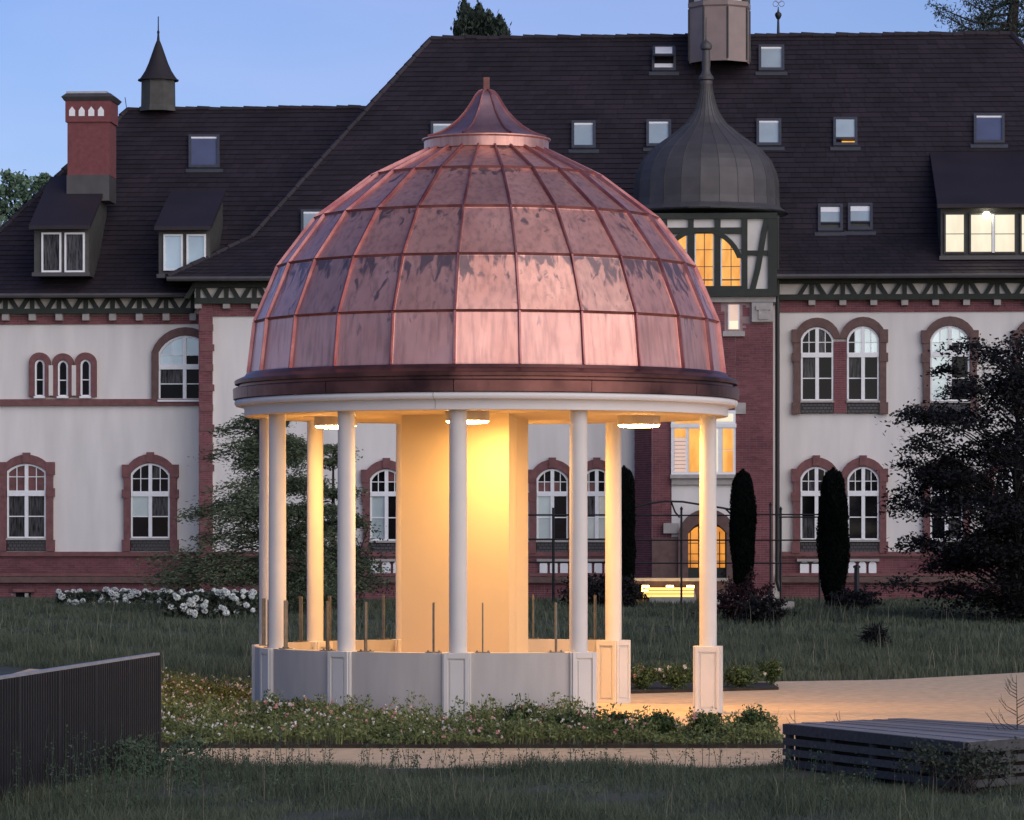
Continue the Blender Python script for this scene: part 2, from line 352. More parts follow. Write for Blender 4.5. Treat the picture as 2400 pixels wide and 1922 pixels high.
# ================================================================== PAVILION
PC = Vector((-.364, 52.6, 0)); RC = 3.15; PH = -6.5
pav = root('garden_pavilion', PC, 'round open garden pavilion with white columns and pink copper dome on the path', 'pavilion')
def pp(th, r, z=0.): t = R(th); return Vector((PC.x+r*math.sin(t), PC.y-r*math.cos(t), z))
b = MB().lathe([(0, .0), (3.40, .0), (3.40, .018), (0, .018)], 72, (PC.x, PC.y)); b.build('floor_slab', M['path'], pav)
colang = [PH+30*k for k in range(12)]
present = [a for a in colang if round(a-PH) not in (60, 120)]
PAR = .95
me_col = None
for a in present:
    if me_col is None:
        c = MB().lathe([(.0, PAR), (.122, PAR), (.122, 2.2), (.117, 4.19), (0, 4.19)], 32)
        o = c.build('column', M['white'], pav, smooth=True, off=(0, 0, 0)); me_col = o.data
        pb = MB(); hw, hd = .172, .20
        # pedestal with recessed panels on its outer and inner faces
        pb.box(-hw, hw, -hd+.025, hd-.025, 0, PAR+.004)
        for sgn in (-1, 1):
            y0, y1 = sorted((sgn*(hd-.026), sgn*hd))
            pb.box(-hw, -hw+.055, y0, y1, 0, PAR+.004); pb.box(hw-.055, hw, y0, y1, 0, PAR+.004)
            pb.box(-hw+.055, hw-.055, y0, y1, PAR-.075, PAR+.004); pb.box(-hw+.055, hw-.055, y0, y1, 0, .07)
            x0_, x1_ = sorted((sgn*(hw+.001), sgn*(hw+.022)))
            pb.box(x0_, x1_, -hd+.027, -hd+.075, 0, PAR+.003); pb.box(x0_, x1_, hd-.075, hd-.027, 0, PAR+.003)
            pb.box(x0_, x1_, -hd+.075, hd-.075, PAR-.075, PAR+.003); pb.box(x0_, x1_, -hd+.075, hd-.075, 0, .07)
            x0_, x1_ = sorted((sgn*(hw-.001), sgn*(hw+.009))); pb.box(x0_, x1_, -hd+.105, hd-.105, .10, PAR-.105)
            yy0, yy1 = sorted((sgn*(hd-.03), sgn*(hd-.012)))
            pb.box(-hw+.085, hw-.085, yy0, yy1, .10, PAR-.105)
        po = pb.build('pedestal', M['white'], pav, off=(0, 0, 0), bevel=.006); me_ped = po.data
    else:
        o = link(bpy.data.objects.new('column', me_col), pav); po = link(bpy.data.objects.new('pedestal', me_ped), pav)
        bv = po.modifiers.new('bevel', 'BEVEL'); bv.width = .006; bv.segments = 2; bv.limit_method = 'ANGLE'
    if False: pass
    t = R(a); o.location = po.location = (RC*math.sin(t), -RC*math.cos(t), 0); po.rotation_euler.z = t
bays = [(a, a-30) for a in colang if round(a-PH) not in (60, 90, 120, 150)] + []
bays = []
for k in range(12):
    a = PH+30*k
    if round(a-PH) in (30, 60, 90, 120): continue
    bays.append((a, a+30))
for a0, a1 in bays:
    m = MB(); t0, t1 = R(a0+3.2), R(a1-3.2)
    m.lathe([(3.05, 0), (3.28, 0), (3.28, PAR), (3.05, PAR), (3.05, 0)], 14, (PC.x, PC.y), t0, t1)
    m.build('parapet_wall', M['parapet'], pav)
# ceiling, ring beam, cornice, copper edge
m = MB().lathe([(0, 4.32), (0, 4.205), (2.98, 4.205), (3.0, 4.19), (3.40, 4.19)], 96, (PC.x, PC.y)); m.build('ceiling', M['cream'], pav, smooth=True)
prof = [(3.40, 4.19), (3.425, 4.195), (3.43, 4.215), (3.43, 4.29), (3.45, 4.325), (3.50, 4.33), (3.545, 4.335), (3.565, 4.36), (3.57, 4.385), (3.56, 4.41), (3.535, 4.425), (3.40, 4.43)]
for k in range(4):
    MB().lathe(prof, 40, (PC.x, PC.y), R(-11+90*k), R(-11+90*k+89.9)).build('cornice_section', M['corn'], pav, smooth=True)
for k in range(12):
    MB().lathe([(3.53, 4.432), (3.585, 4.43), (3.592, 4.575), (3.57, 4.59), (3.50, 4.60)], 12, (PC.x, PC.y), R(PH+30*k), R(PH+30*k+29.85)).build('gutter_fascia', M['copdark'], pav)
MB().lathe([(3.5, 4.60), (3.50, 4.635), (3.565, 4.64), (3.57, 4.685), (3.555, 4.70), (3.43, 4.755), (3.40, 4.80), (3.32, 4.80)], 144, (PC.x, PC.y)).build('eaves_flashing', M['copdark'], pav)
# dome: 24 x 5 copper sheets, each an object, with ribs
rings = [(3.37, 4.80), (3.285, 5.515), (2.96, 6.295), (2.44, 6.98), (1.635, 7.585), (.875, 7.96)]
seg = 15.0; A0 = PH-.4
for i in range(5):
    (r0, z0), (r1, z1) = rings[i], rings[i+1]
    r0 = r0 + (.012 if i else 0)
    h = R(seg/2)*.992
    q = MB(); c0, s0 = math.cos(h), math.sin(h)
    nn = Vector((0, -(z1-z0), r1-r0)).normalized()*-1; nn = Vector((0, -(z1-z0), -(r0-r1))) ; nn = Vector((0, -(z1-z0), (r0-r1))).normalized()
    pts = [Vector((-r0*s0, -r0*c0, z0)), Vector((r0*s0, -r0*c0, z0)), Vector((r1*s0, -r1*c0, z1)), Vector((-r1*s0, -r1*c0, z1))]
    # slight hollow so that each sheet catches the sky differently
    inner = [p.lerp(sum(pts, Vector())/4, .06) - nn*.006 for p in pts]
    n = len(q.v); q.v += [tuple(p) for p in pts+inner]
    q.f += [(n+4, n+5, n+6, n+7)] + [(n+j, n+(j+1) % 4, n+4+(j+1) % 4, n+4+j) for j in range(4)]
    o = q.build('copper_sheet', M[('copper0', 'copper1', 'copper', 'copper', 'copper')[i]], pav, off=(0, 0, 0)); mesh = o.data
    q2 = MB().prism([Vector((-r0*s0, -r0*c0, z0-.012))-nn*.02, Vector((r0*s0, -r0*c0, z0-.012))-nn*.02, Vector((r0*s0, -r0*c0, z0+.012))+nn*.016, Vector((-r0*s0, -r0*c0, z0+.012))+nn*.016], (0, .03, 0))
    sm = None
    for k in range(24):
        oo = o if k == 0 else link(bpy.data.objects.new('copper_sheet', mesh), pav)
        oo.rotation_euler.z = R(A0+seg*(k+.5))
        if i:
            if sm is None:
                so_ = q2.build('sheet_seam', M['coprib'], oo, off=(0, 0, 0)); sm = so_.data
            else: so_ = link(bpy.data.objects.new('sheet_seam', sm), oo)
rib = MB()
for i in range(5):
    (r0, z0), (r1, z1) = rings[i], rings[i+1]
    nn = Vector((0, -(z1-z0), (r0-r1))).normalized(); w0 = .020; d = .038
    a = Vector((0, -r0, z0)); b_ = Vector((0, -r1, z1)); sx = Vector((1, 0, 0))
    rib.hexa([a-sx*w0-nn*.01, a+sx*w0-nn*.01, a+sx*w0*.6+nn*d, a-sx*w0*.6+nn*d], [b_-sx*w0-nn*.01, b_+sx*w0-nn*.01, b_+sx*w0*.6+nn*d, b_-sx*w0*.6+nn*d])
rme = None
for k in range(24):
    if rme is None: o = rib.build('dome_rib', M['coprib'], pav, off=(0, 0, 0)); rme = o.data
    else: o = link(bpy.data.objects.new('dome_rib', rme), pav)
    o.rotation_euler.z = R(A0+seg*k)
# cap: collar, eight concave sheets, mast
MB().lathe([(.84, 7.95), (.885, 7.97), (.885, 8.10), (.915, 8.12), (.915, 8.135), (.87, 8.14)], 48, (PC.x, PC.y)).build('cap_collar', M['copperplain'], pav, smooth=True)
cp = [(.90, 8.14), (.80, 8.165), (.68, 8.215), (.55, 8.295), (.43, 8.395), (.325, 8.51), (.24, 8.63), (.175, 8.74), (.11, 8.81), (.05, 8.83)]
cme = None
for k in range(8):
    if cme is None:
        q = MB(); h = R(22.5)
        for i in range(len(cp)-1):
            (r0, z0), (r1, z1) = cp[i], cp[i+1]
            q.poly([(-r0*math.sin(h), -r0*math.cos(h), z0), (r0*math.sin(h), -r0*math.cos(h), z0), (r1*math.sin(h), -r1*math.cos(h), z1), (-r1*math.sin(h), -r1*math.cos(h), z1)])
        import bmesh
        o = q.build('cap_sheet', M['copcap'], pav, off=(0, 0, 0)); bm = bmesh.new(); bm.from_mesh(o.data); bmesh.ops.remove_doubles(bm, verts=bm.verts, dist=.001); bmesh.ops.recalc_face_normals(bm, faces=bm.faces); bm.faces.ensure_lookup_table(); bmesh.ops.reverse_faces(bm, faces=bm.faces[:]) if bm.faces[0].normal.z < 0 else None; bm.to_mesh(o.data); bm.free()
        for f in o.data.polygons: f.use_smooth = True
        cme = o.data
        q = MB().tube([(0, -r*1.005, z+.01) for r, z in cp], .016, 5); ro = q.build('cap_rib', M['coprib'], pav, off=(0, 0, 0)); crm = ro.data
    else:
        o = link(bpy.data.objects.new('cap_sheet', cme), pav); ro = link(bpy.data.objects.new('cap_rib', crm), pav)
    o.rotation_euler.z = R(45*k+PH+8); ro.rotation_euler.z = R(45*k+PH+30.5)
MB().box(PC.x-.045, PC.x+.045, PC.y-.045, PC.y+.045, 8.72, 9.02).build('mast_stub', M['copdark'], pav, bevel=.006)
# inner pier
pts = [(-1.556, 52.15), (-.041, 51.25), (.07, 53.55), (.235, 54.1), (.15, 54.45), (-1.25, 54.45)]
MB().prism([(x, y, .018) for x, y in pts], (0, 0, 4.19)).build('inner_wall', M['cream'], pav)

# ceiling lamps
names = ['round warm ceiling lamp glowing behind the front middle column', 'round warm ceiling lamp glowing at the right, left of the free-standing column', 'round warm ceiling lamp at the back, behind the inner wall', 'round warm ceiling lamp glowing at the left, beside the second column from the left']
lt = None
for k in range(4):
    p = pp(PH+90*k, 2.17, 4.205)
    l = root('ceiling_lamp', p, names[k], 'lamp', 'round ceiling lamps under the dome')
    if lt is None:
        a = MB().lathe([(0, 0), (.30, 0), (.305, -.13), (.285, -.132), (.285, -.12), (.0, -.12)], 40).build('housing', M['lampbody'], l, smooth=True, off=(0, 0, 0))
        d = MB().lathe([(.284, -.118), (.282, -.15), (.20, -.162), (0, -.165)], 40).build('diffuser', M['diff'], l, smooth=True, off=(0, 0, 0)); lt = (a.data, d.data)
    else:
        link(bpy.data.objects.new('housing', lt[0]), l); link(bpy.data.objects.new('diffuser', lt[1]), l)
# steel posts on the parapet
post = None; cnt = 0
words = {0: 'front', 1: 'left front', 2: 'left', 3: 'left rear', 4: 'rear'}
for a0, a1 in bays:
    for j, a in enumerate((a0+6, a1-6)):
        mid = (a+180) % 360 - 180
        side = 'front' if abs(mid) < 35 else 'left front' if -75 < mid < 0 else 'left' if -110 < mid < 0 else 'left rear' if mid < -130 or -130 <= mid < 0 else 'rear'
        p = pp(a, 3.165, PAR)
        near = 'right' if j == 0 else 'left'
        lab = 'flat steel post on the %s parapet, next to the column at %s' % (side, 'its left' if (abs(mid) < 90) == (j == 0) else 'its right')
        r_ = root('steel_post', p, lab, 'post', 'flat steel posts standing on the parapet', R(a)); cnt += 1
        r_['label'] = 'thin flat steel post, number'
        lst = r_
        if post is None:
            q1 = MB().box(-.009, .009, -.028, .028, .012, .67).build('post_bar', M['steel'], r_, off=(0, 0, 0))
            q2 = MB().box(-.10, .10, -.06, .06, 0.001, .012)
            for bx in (-.075, .075): q2.lathe([(.0, .03), (.014, .03), (.014, .012)], 8, (bx, 0))
            q2 = q2.build('base_plate', M['steel'], r_, off=(0, 0, 0)); post = (q1.data, q2.data)
        else:
            link(bpy.data.objects.new('post_bar', post[0]), r_); link(bpy.data.objects.new('base_plate', post[1]), r_)
        r_['_a'] = mid
# write out labels of the posts by angle
plabs = {
 -0.5: 'thin edge-on steel post just right of the middle front column', 17.5: 'steel post on the parapet just left of the front right column',
 -12.5: 'thin brown edge-on steel post just left of the middle front column', -30.5: 'steel post on the front parapet just right of the second column from the left',
 -42.5: 'steel post just left of the second front column from the left', -60.5: 'wide-looking steel post just right of the left front column',
 -72.5: 'dark steel post squeezed between the two leftmost columns', -90.5: 'steel post on the leftmost parapet, hidden behind the left columns, nearer one',
 -102.5: 'steel post on the left rear parapet just behind the leftmost column', -120.5: 'pale steel post touching the left side of the back left column',
 -132.5: 'steel post on the rear parapet just right of the back left column', -150.5: 'pale steel post on the rear parapet left of the inner wall',
 -162.5: 'steel post on the rear parapet behind the left half of the inner wall', 179.5: 'steel post on the rear parapet behind the right half of the inner wall',
 167.5: 'steel post on the rear parapet at the right edge of the inner wall', 149.5: 'pale steel post on the rear parapet left of the back right column'}
for o in bpy.data.objects:
    if o.name.startswith('steel_post'):
        k = min(plabs, key=lambda q: abs(((q-o['_a'])+180) % 360-180)); o['label'] = plabs[k]; del o['_a']

# ================================================================== MANOR HOUSE
cc, ss = math.cos(math.atan(.06)), -math.sin(math.atan(.06))
T = Vector((cc, ss, 0)); NN = Vector((ss, -cc, 0)); P0 = Vector((0, 114.5, 0))
def W(u, d, z): return P0+T*u+NN*d+Vector((0, 0, z))
def uv(x, y, d=0.):
    a, b = (x-HX)/F, -(y-HY)/F
    Y = (d - (-P0.y*NN.y)*1.0)/(a*NN.x+NN.y) if False else (d+P0.y*NN.y)/(a*NN.x+NN.y)
    q = Vector((a*Y, Y, 0)); return (q-P0).dot(T), EYE+b*Y
def U(x, d=0.): return uv(x, HY, d)[0]
def Z(y, d=0., x=1200): return uv(x, y, d)[1]
hs = root('manor_house', W(0, 0, .4), 'long manor house with dark tiled roof, half-timbered frieze and brick trimmed arched windows', 'building')
def fbox(m, u0, u1, d0, d1, z0, z1):
    return m.hexa([W(u0, d1, z0), W(u1, d1, z0), W(u1, d0, z0), W(u0, d0, z0)], [W(u0, d1, z1), W(u1, d1, z1), W(u1, d0, z1), W(u0, d0, z1)])
def pbox(m, x0, x1, y0, y1, d0, d1):
    """box whose front face (at depth d1) fills the pixel rectangle of the photograph's facade"""
    u0, z1 = uv(x0, y0, d1); u1, z0 = uv(x1, y1, d1); return fbox(m, u0, u1, d0, d1, z0, z1)
def part(name, m, x0, x1, y0, y1, d0, d1, parent=hs, **k): return pbox(MB(), x0, x1, y0, y1, d0, d1).build(name, M[m], parent, **k)

DL = -1.2
# walls
part('wall', 'wall', 480, 3000, 640, 1440, -14, 0)
m = MB(); fbox(m, U(-118, DL), U(466, DL), -12, DL, .2, Z(680, DL)); m.build('wall', M['wall'], hs)
# string course, plinth mouldings
part('string_course', 'trim', -118, 467, 936, 950, DL, DL+.14)
for (x0, x1, d) in ((-118, 466, DL), (499, 1486, 0.), (1827, 2990, 0.)):
    part('plinth_moulding', 'trim', x0, x1, 1293, 1304, d, d+.16)
    part('plinth_moulding', 'trim', x0, x1, 1343, 1351, d, d+.2)
    part('plinth_ledge', 'trim_brown', x0, x1, 1352, 1366, d, d+.26)

# bricks as one joined part per wall area
def bricks(name, x0, x1, y0, y1, d, holes=(), pitch=.0685, bw=.215, base=True, zx=None):
    u0, z1 = uv(x0, y0, d); u1, z0 = uv(x1, y1, d)
    if base: fbox(MB(), u0, u1, d-.12, d, z0, z1).build('mortar_bed', M['mortar'], hs)
    H = [(*uv(a, t, d), *uv(b_, q, d)) for a, b_, t, q in holes]
    mb = MB(); r = 0; z = z0+.006
    while z < z1-.03:
        u = u0 - (0 if r % 2 else bw/2)
        zt = min(z+pitch-.012, z1)
        while u < u1:
            w_ = bw if random.random() > .35 else bw/2
            a, c = max(u, u0)+.005, min(u+w_, u1)-.005; u += w_
            if c-a < .03: continue
            if any(h[0] < c and h[2] > a and h[3] < zt and h[1] > z for h in H): continue
            dd = d+random.uniform(.010, .022); n = len(mb.v)
            for zz in (z, zt):
                mb.v += [tuple(W(a, d-.01, zz)), tuple(W(c, d-.01, zz)), tuple(W(c, dd, zz)), tuple(W(a, dd, zz))]
            mb.f += [(n+3, n+2, n+6, n+7), (n+4, n+5, n+6, n+7), (n, n+1, n+2, n+3), (n, n+3, n+7, n+4), (n+1, n+2, n+6, n+5)]
        z += pitch; r += 1
    o = mb.build(name, M['brick'], hs); o['kind'] = 'stuff'; return o
bricks('brickwork', -117, 466, 1304, 1343, DL+.03)
bricks('brickwork', -117, 466, 1366, 1432, DL+.05, holes=[(34, 72, 1384, 1432)])
bricks('brickwork', 499, 1486, 1304, 1343, .03)
bricks('brickwork', 499, 1486, 1366, 1420, .05)
bricks('brickwork', 1829, 2640, 1304, 1343, .03)
bricks('brickwork', 1829, 2640, 1366, 1420, .05)
bricks('brick_band', -120, 466, 738, 759, DL+.06)
bricks('brick_band', 499, 1486, 710, 738, .06)
bricks('brick_band', 1829, 2640, 701, 729, .06)
bricks('corner_quoin', 466, 498, 712, 1432, .10)
for i in range(11): part('quoin_block', 'trim', 468, 502 if i % 2 else 499.5, 760+i*47, 776+i*47, .1, .135)
# frieze
def frieze(x0, x1, yt, yb, xc, d, ycorb, dx=34):
    part('frieze_plaster', 'plaster', x0, x1, yt-8, yb, d-.3, d+.16)
    part('frieze_beam', 'timber', x0, x1, yb, yb+10, d-.1, d+.34)
    part('frieze_beam', 'timber', x0, x1, yt-12, yt+5, d-.1, d+.36)
    for c in xc:
        if not x0 < c < x1: continue
        mb = MB(); pbox(mb, c-5, c+5, yt+5, yb, d+.1, d+.26)
        for s in (-1, 1):
            a = [(c+s*4, yt+4), (c+s*15, yt+4), (c+s*(dx-1), yb+1), (c+s*(dx-13), yb+1)]
            mb.prism([W(*(lambda q: (q[0], d+.14, q[1]))(uv(X_, Y_, d+.28))) for X_, Y_ in a], NN*.14)
        pbox(mb, c-14, c+14, yt-2, yt+9, d+.1, d+.30)
        mb.build('truss', M['timber'], hs)
        part('corbel', 'stone', c-8, c+8, yb+10.5, ycorb, d, d+.30, bevel=.01)
frieze(-130, 452, 693, 724, [12+62.8*k for k in range(-2, 8)], DL, 751)
frieze(456, 1486, 665, 698, [530+66*k-66 for k in range(0, 15)], 0, 723)
frieze(1824, 2700, 656, 690, [1903+72.5*k for k in range(0, 11)], 0, 715, 36)

# roofs -------------------------------------------------------------
def tri_on(x, y, pl):
    """point of the photograph's ray on plane pl=(point, normal)"""
    dr = Vector(((x-HX)/F, 1, -(y-HY)/F)); o = Vector((0, 0, EYE)); t = (pl[0]-o).dot(pl[1])/dr.dot(pl[1]); return o+dr*t
def roof(xl_ridge, xr_ridge, yr, xl_e, xr_e, ye, d_e, d_b, y_b, d_r, depth, left_b, right_b):
    ue, ze = uv(xl_e, ye, d_e); ue2 = U(xr_e, d_e); ub, zb = uv(left_b, y_b, d_b); ub2 = U(right_b, d_b)
    ur, zr = uv(xl_ridge, yr, d_r); ur2, zr2 = uv(xr_ridge, yr, d_r); zr2 = zr
    db = d_r-(d_e-d_r)
    e = [W(ue, d_e, ze), W(ue2, d_e, ze), W(ue2, db, ze), W(ue, db, ze)]
    bb = [W(ub, d_b, zb), W(ub2, d_b, zb), W(ub2, d_r-(d_b-d_r), zb), W(ub, d_r-(d_b-d_r), zb)]
    rr = [W(ur, d_r, zr), W(ur2, d_r, zr)]
    m = MB(); n = 0; m.v = [tuple(p) for p in e+bb+rr]
    m.f = [(0, 1, 5, 4), (1, 2, 6, 5), (2, 3, 7, 6), (3, 0, 4, 7), (4, 5, 9, 8), (5, 6, 9), (6, 7, 8, 9), (7, 4, 8), (3, 2, 1, 0)]
    m.build('roof', M['tilebase'], hs)
    return e, bb, rr
def tiles(a, b_, c, d_, course=.225, tw=.30, clip=None):
    """shingle courses on the quad a,b (lower) c,d (upper right, upper left)"""
    a, b_, c, d_ = map(Vector, (a, b_, c, d_)); nrm = (b_-a).cross(d_-a).normalized()
    if nrm.dot(NN) < 0: nrm = -nrm
    mid0, mid1 = (a+b_)/2, (c+d_)/2; ax = (b_-a).normalized()
    hgt = ((d_-a)-ax*(d_-a).dot(ax)).length; n = int(hgt/course); out = []
    for i in range(n):
        t0, t1 = i/n, min(1, (i+1.12)/n)
        L0, R0 = a.lerp(d_, t0), b_.lerp(c, t0); L1, R1 = a.lerp(d_, t1), b_.lerp(c, t1)
        Lw = (R0-L0).length; u = random.uniform(-tw, 0)
        while u < Lw:
            w_ = tw*random.choice((.6, 1, 1, 1.5, 2.2)); f0, f1 = max(0, u)/Lw, min(Lw, u+w_-.012)/Lw; u += w_
            if f1-f0 < .001: continue
            if clip and f0 < clip[0]: continue
            h = .035+random.uniform(0, .012); j = ax.cross(nrm)*0
            p = [L0.lerp(R0, f0)+nrm*h, L0.lerp(R0, f1)+nrm*h, L1.lerp(R1, f1)+nrm*.012, L1.lerp(R1, f0)+nrm*.012]
            q = [L0.lerp(R0, f0), L0.lerp(R0, f1), p[1], p[0]]
            out += [(p, q)]
    V = []; Fs = []
    for p, q in out:
        n = len(V); V += [tuple(x) for x in p]+[tuple(q[0]), tuple(q[1])]; Fs += [(n, n+1, n+2, n+3), (n+4, n+5, n+1, n)]
    o_ = rootloc(hs); me = bpy.data.meshes.new('roof_tiles'); me.from_pydata([(x-o_.x, y-o_.y, z-o_.z) for x, y, z in V], [], Fs); me.materials.append(M['tile'])
    o = link(bpy.data.objects.new('roof_tiles', me), hs); o['kind'] = 'stuff'; return o
def ridge(p, q, rr=.11, step=.38, jag=.02):
    p, q = Vector(p), Vector(q); L_ = (q-p).length; n = int(L_/step); mb = MB()
    for i in range(n):
        a, b_ = p.lerp(q, i/n), p.lerp(q, (i+1.08)/n); j = Vector((0, 0, random.uniform(-jag, jag)))
        mb.tube([a+j, b_+j], [rr*1.12, rr*.9], 6)
    o = mb.build('ridge_cap', M['tile'], hs); o['kind'] = 'stuff'
# left wing first
eL, bL, rL = roof(300, 980, 258, -160, 980, 690, DL+.75, DL-1.0, 600, -7.2, 12, -62, 980)
tiles(eL[0], eL[1], bL[1], bL[0]); tiles(bL[0], bL[1], rL[1], rL[0]); ridge(rL[0], rL[1]); ridge(bL[0], rL[0], .09); ridge(eL[0], bL[0], .09)
eM, bM, rM = roof(1010, 2370, 92, 392, 2990, 650, .95, -1.6, 556, -7.6, 14, 588, 2790)
tiles(eM[0], eM[1], bM[1], bM[0]); tiles(bM[0], bM[1], rM[1], rM[0]); ridge(rM[0], rM[1], .12)
ridge(bM[0], rM[0], .10, .5, .01); ridge(eM[0], bM[0], .10, .5, .01); ridge(rM[1], bM[1], .1)
def plane(a, b_, c): a, b_, c = map(Vector, (a, b_, c)); return (a, (b_-a).cross(c-a).normalized())
PLlo, PLup = plane(eM[0], eM[1], bM[1]), plane(bM[0], bM[1], rM[1])
PWlo, PWup = plane(eL[0], eL[1], bL[1]), plane(bL[0], bL[1], rL[1])
for a_, b_, d_ in ((-160, 455, DL+.78), (392, 1500, .98), (1824, 2980, .98)):
    pass
mb = MB(); mb.tube([eM[0]+NN*.06-Vector((0, 0, .05)), eM[1]+NN*.06-Vector((0, 0, .05))], .075, 8); mb.build('gutter', M['lead'], hs, smooth=True)
mb = MB(); mb.tube([eL[0]+NN*.06-Vector((0, 0, .05)), W(U(440, DL+.75), DL+.81, (eL[1]).z-.05)], .075, 8); mb.build('gutter', M['lead'], hs, smooth=True)

# skylights
def slopebox(m, o, e1, e2, n, a0, a1, b0, b1, h0, h1):
    P = lambda a, b, h: o+e1*a+e2*b+n*h
    return m.hexa([P(a0, b0, h0), P(a1, b0, h0), P(a1, b1, h0), P(a0, b1, h0)], [P(a0, b0, h1), P(a1, b0, h1), P(a1, b1, h1), P(a0, b1, h1)])
def skylight(x0, x1, y0, y1, pl, style='sky', label=None):
    n = pl[1] if pl[1].dot(Vector((0, -1, 0))) > 0 else -pl[1]
    tl, tr, bl = tri_on(x0, y0, pl), tri_on(x1, y0, pl), tri_on(x0+(0), y1, pl)
    e1, e2 = (tr-tl), (bl-tl); w_, h_ = e1.length, e2.length; e1.normalize(); e2.normalize()
    up = n; fr = .085; m = MB()
    for a in ((0, w_, 0, fr), (0, w_, h_-fr*1.5, h_), (0, fr, fr, h_-fr*1.5), (w_-fr, w_, fr, h_-fr*1.5)): slopebox(m, tl, e1, e2, n, *a, 0, .15)
    slopebox(m, tl, e1, e2, n, -.10, w_+.10, h_, h_+.16, 0, .075)
    s = m.build('skylight', M['skyframe'], hs)
    if label: s['label'] = label
    hh = h_-fr*1.5
    if style == 'open':      # sash swung out a little, pale gap below
        slopebox(MB(), tl, e1, e2, n, fr, w_-fr, hh*.72, hh, .03, .06).build('blind', M['frame'], s)
        b0 = tl+n*.12; t2 = (e2+n*.35).normalized()
        sm = MB()
        for a in ((fr*.5, w_-fr*.5, .0, .07), (fr*.5, w_-fr*.5, hh*.66, hh*.66+.09), (fr*.5, fr*.5+.07, .07, hh*.66), (w_-fr*.5-.07, w_-fr*.5, .07, hh*.66)): slopebox(sm, b0, e1, t2, n, *a, .0, .07)
        sm.build('sash', M['skyframe'], s)
        slopebox(MB(), b0, e1, t2, n, fr*.5+.07, w_-fr*.5-.07, .07, hh*.66, .03, .05).build('pane', M['frame'], s)
    elif style == 'half':
        slopebox(MB(), tl, e1, e2, n, fr, w_-fr, hh*.0+fr, hh*.28, .06, .08).build('blind', M['frame'], s)
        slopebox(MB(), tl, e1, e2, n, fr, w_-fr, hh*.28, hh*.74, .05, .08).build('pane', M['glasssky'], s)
        slopebox(MB(), tl, e1, e2, n, fr*.4, w_-fr*.4, hh*.74, hh*.79, .05, .13).build('sash', M['skyframe'], s)
        slopebox(MB(), tl, e1, e2, n, fr, w_-fr, hh*.79, hh, .02, .05).build('pane', M['dormer'], s)
    elif style == 'lit':
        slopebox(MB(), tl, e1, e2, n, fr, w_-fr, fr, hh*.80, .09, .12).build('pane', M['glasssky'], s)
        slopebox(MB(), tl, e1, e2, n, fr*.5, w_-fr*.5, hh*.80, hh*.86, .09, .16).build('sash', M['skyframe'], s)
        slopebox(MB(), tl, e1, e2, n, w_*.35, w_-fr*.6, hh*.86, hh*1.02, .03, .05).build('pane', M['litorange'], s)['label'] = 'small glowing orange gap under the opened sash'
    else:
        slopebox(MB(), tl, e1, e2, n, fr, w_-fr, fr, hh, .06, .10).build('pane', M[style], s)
        slopebox(MB(), tl, e1, e2, n, fr, w_-fr, fr, fr+.08, .10, .115).build('blind_edge', M['frame'], s)
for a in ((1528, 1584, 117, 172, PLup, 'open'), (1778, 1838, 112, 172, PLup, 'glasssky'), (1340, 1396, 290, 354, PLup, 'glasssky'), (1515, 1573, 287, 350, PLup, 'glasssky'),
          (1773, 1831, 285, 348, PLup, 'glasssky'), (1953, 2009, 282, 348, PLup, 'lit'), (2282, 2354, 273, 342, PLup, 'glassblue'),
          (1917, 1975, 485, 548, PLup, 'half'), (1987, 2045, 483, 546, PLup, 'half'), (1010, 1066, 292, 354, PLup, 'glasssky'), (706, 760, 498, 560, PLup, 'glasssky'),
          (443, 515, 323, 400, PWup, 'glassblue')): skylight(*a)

# dormers
def dormer(x0, x1, y0, y1, d, back, yroof, over, wins, style, mull=None, lw=1):
    u0, z1 = uv(x0, y0, d); u1, z0 = uv(x1, y1, d)
    zr = Z(yroof, d-back)
    m = MB(); m.prism([W(u0, d, z0), W(u0, d, z1), W(u0, d-back, zr), W(u0, d-back, z0)], T*(u1-u0))
    o = m.build('dormer', M['dormer'], hs)
    r_ = MB(); r_.prism([W(u0-over, d+.35, z1-.02), W(u0-over, d+.35, z1+.10), W(u0-over, d-back, zr+.14), W(u0-over, d-back, zr+.0)], T*(u1-u0+2*over))
    r_.build('dormer_roof', M['tile'], o)
    sl_ = MB(); fbox(sl_, u0-.05, u1+.05, d, d+.12, z0-.02, z0+.10); sl_.build('sill', M['lead'], o)
    for (a, b_, t, q, mt) in wins:
        fm = MB(); f = 4
        pbox(fm, a, b_, t, t+f, d, d+.09); pbox(fm, a, b_, q-f, q, d, d+.09); pbox(fm, a, a+f, t+f, q-f, d, d+.09); pbox(fm, b_-f, b_, t+f, q-f, d, d+.09)
        fm.build('window_frame', M['frame' if not style else 'dormer'], o)
        pbox(MB(), a+f, b_-f, t+f, q-f, d, d+.04).build('pane', M[mt], o)
        if style: pbox(MB(), a+f, b_-f, (t+q)/2+1, (t+q)/2+2.5, d+.03, d+.055).build('glazing_bar', M['dormer'], o)
    return o
d1 = dormer(80, 208, 538, 646, -.2, 3.3, 418, .1, [(97, 143, 545, 638, 'glasscurt'), (151, 198, 545, 638, 'glasscurt')], 0)
d2 = dormer(372, 492, 540, 650, -.2, 2.9, 455, .08, [(383, 428, 549, 634, 'glasssky'), (437, 482, 549, 634, 'glasssky')], 0)
d1['label'] = 'grey dormer with two white casements below the chimney'; d2['label'] = 'dormer partly cut off by the main roof hip'
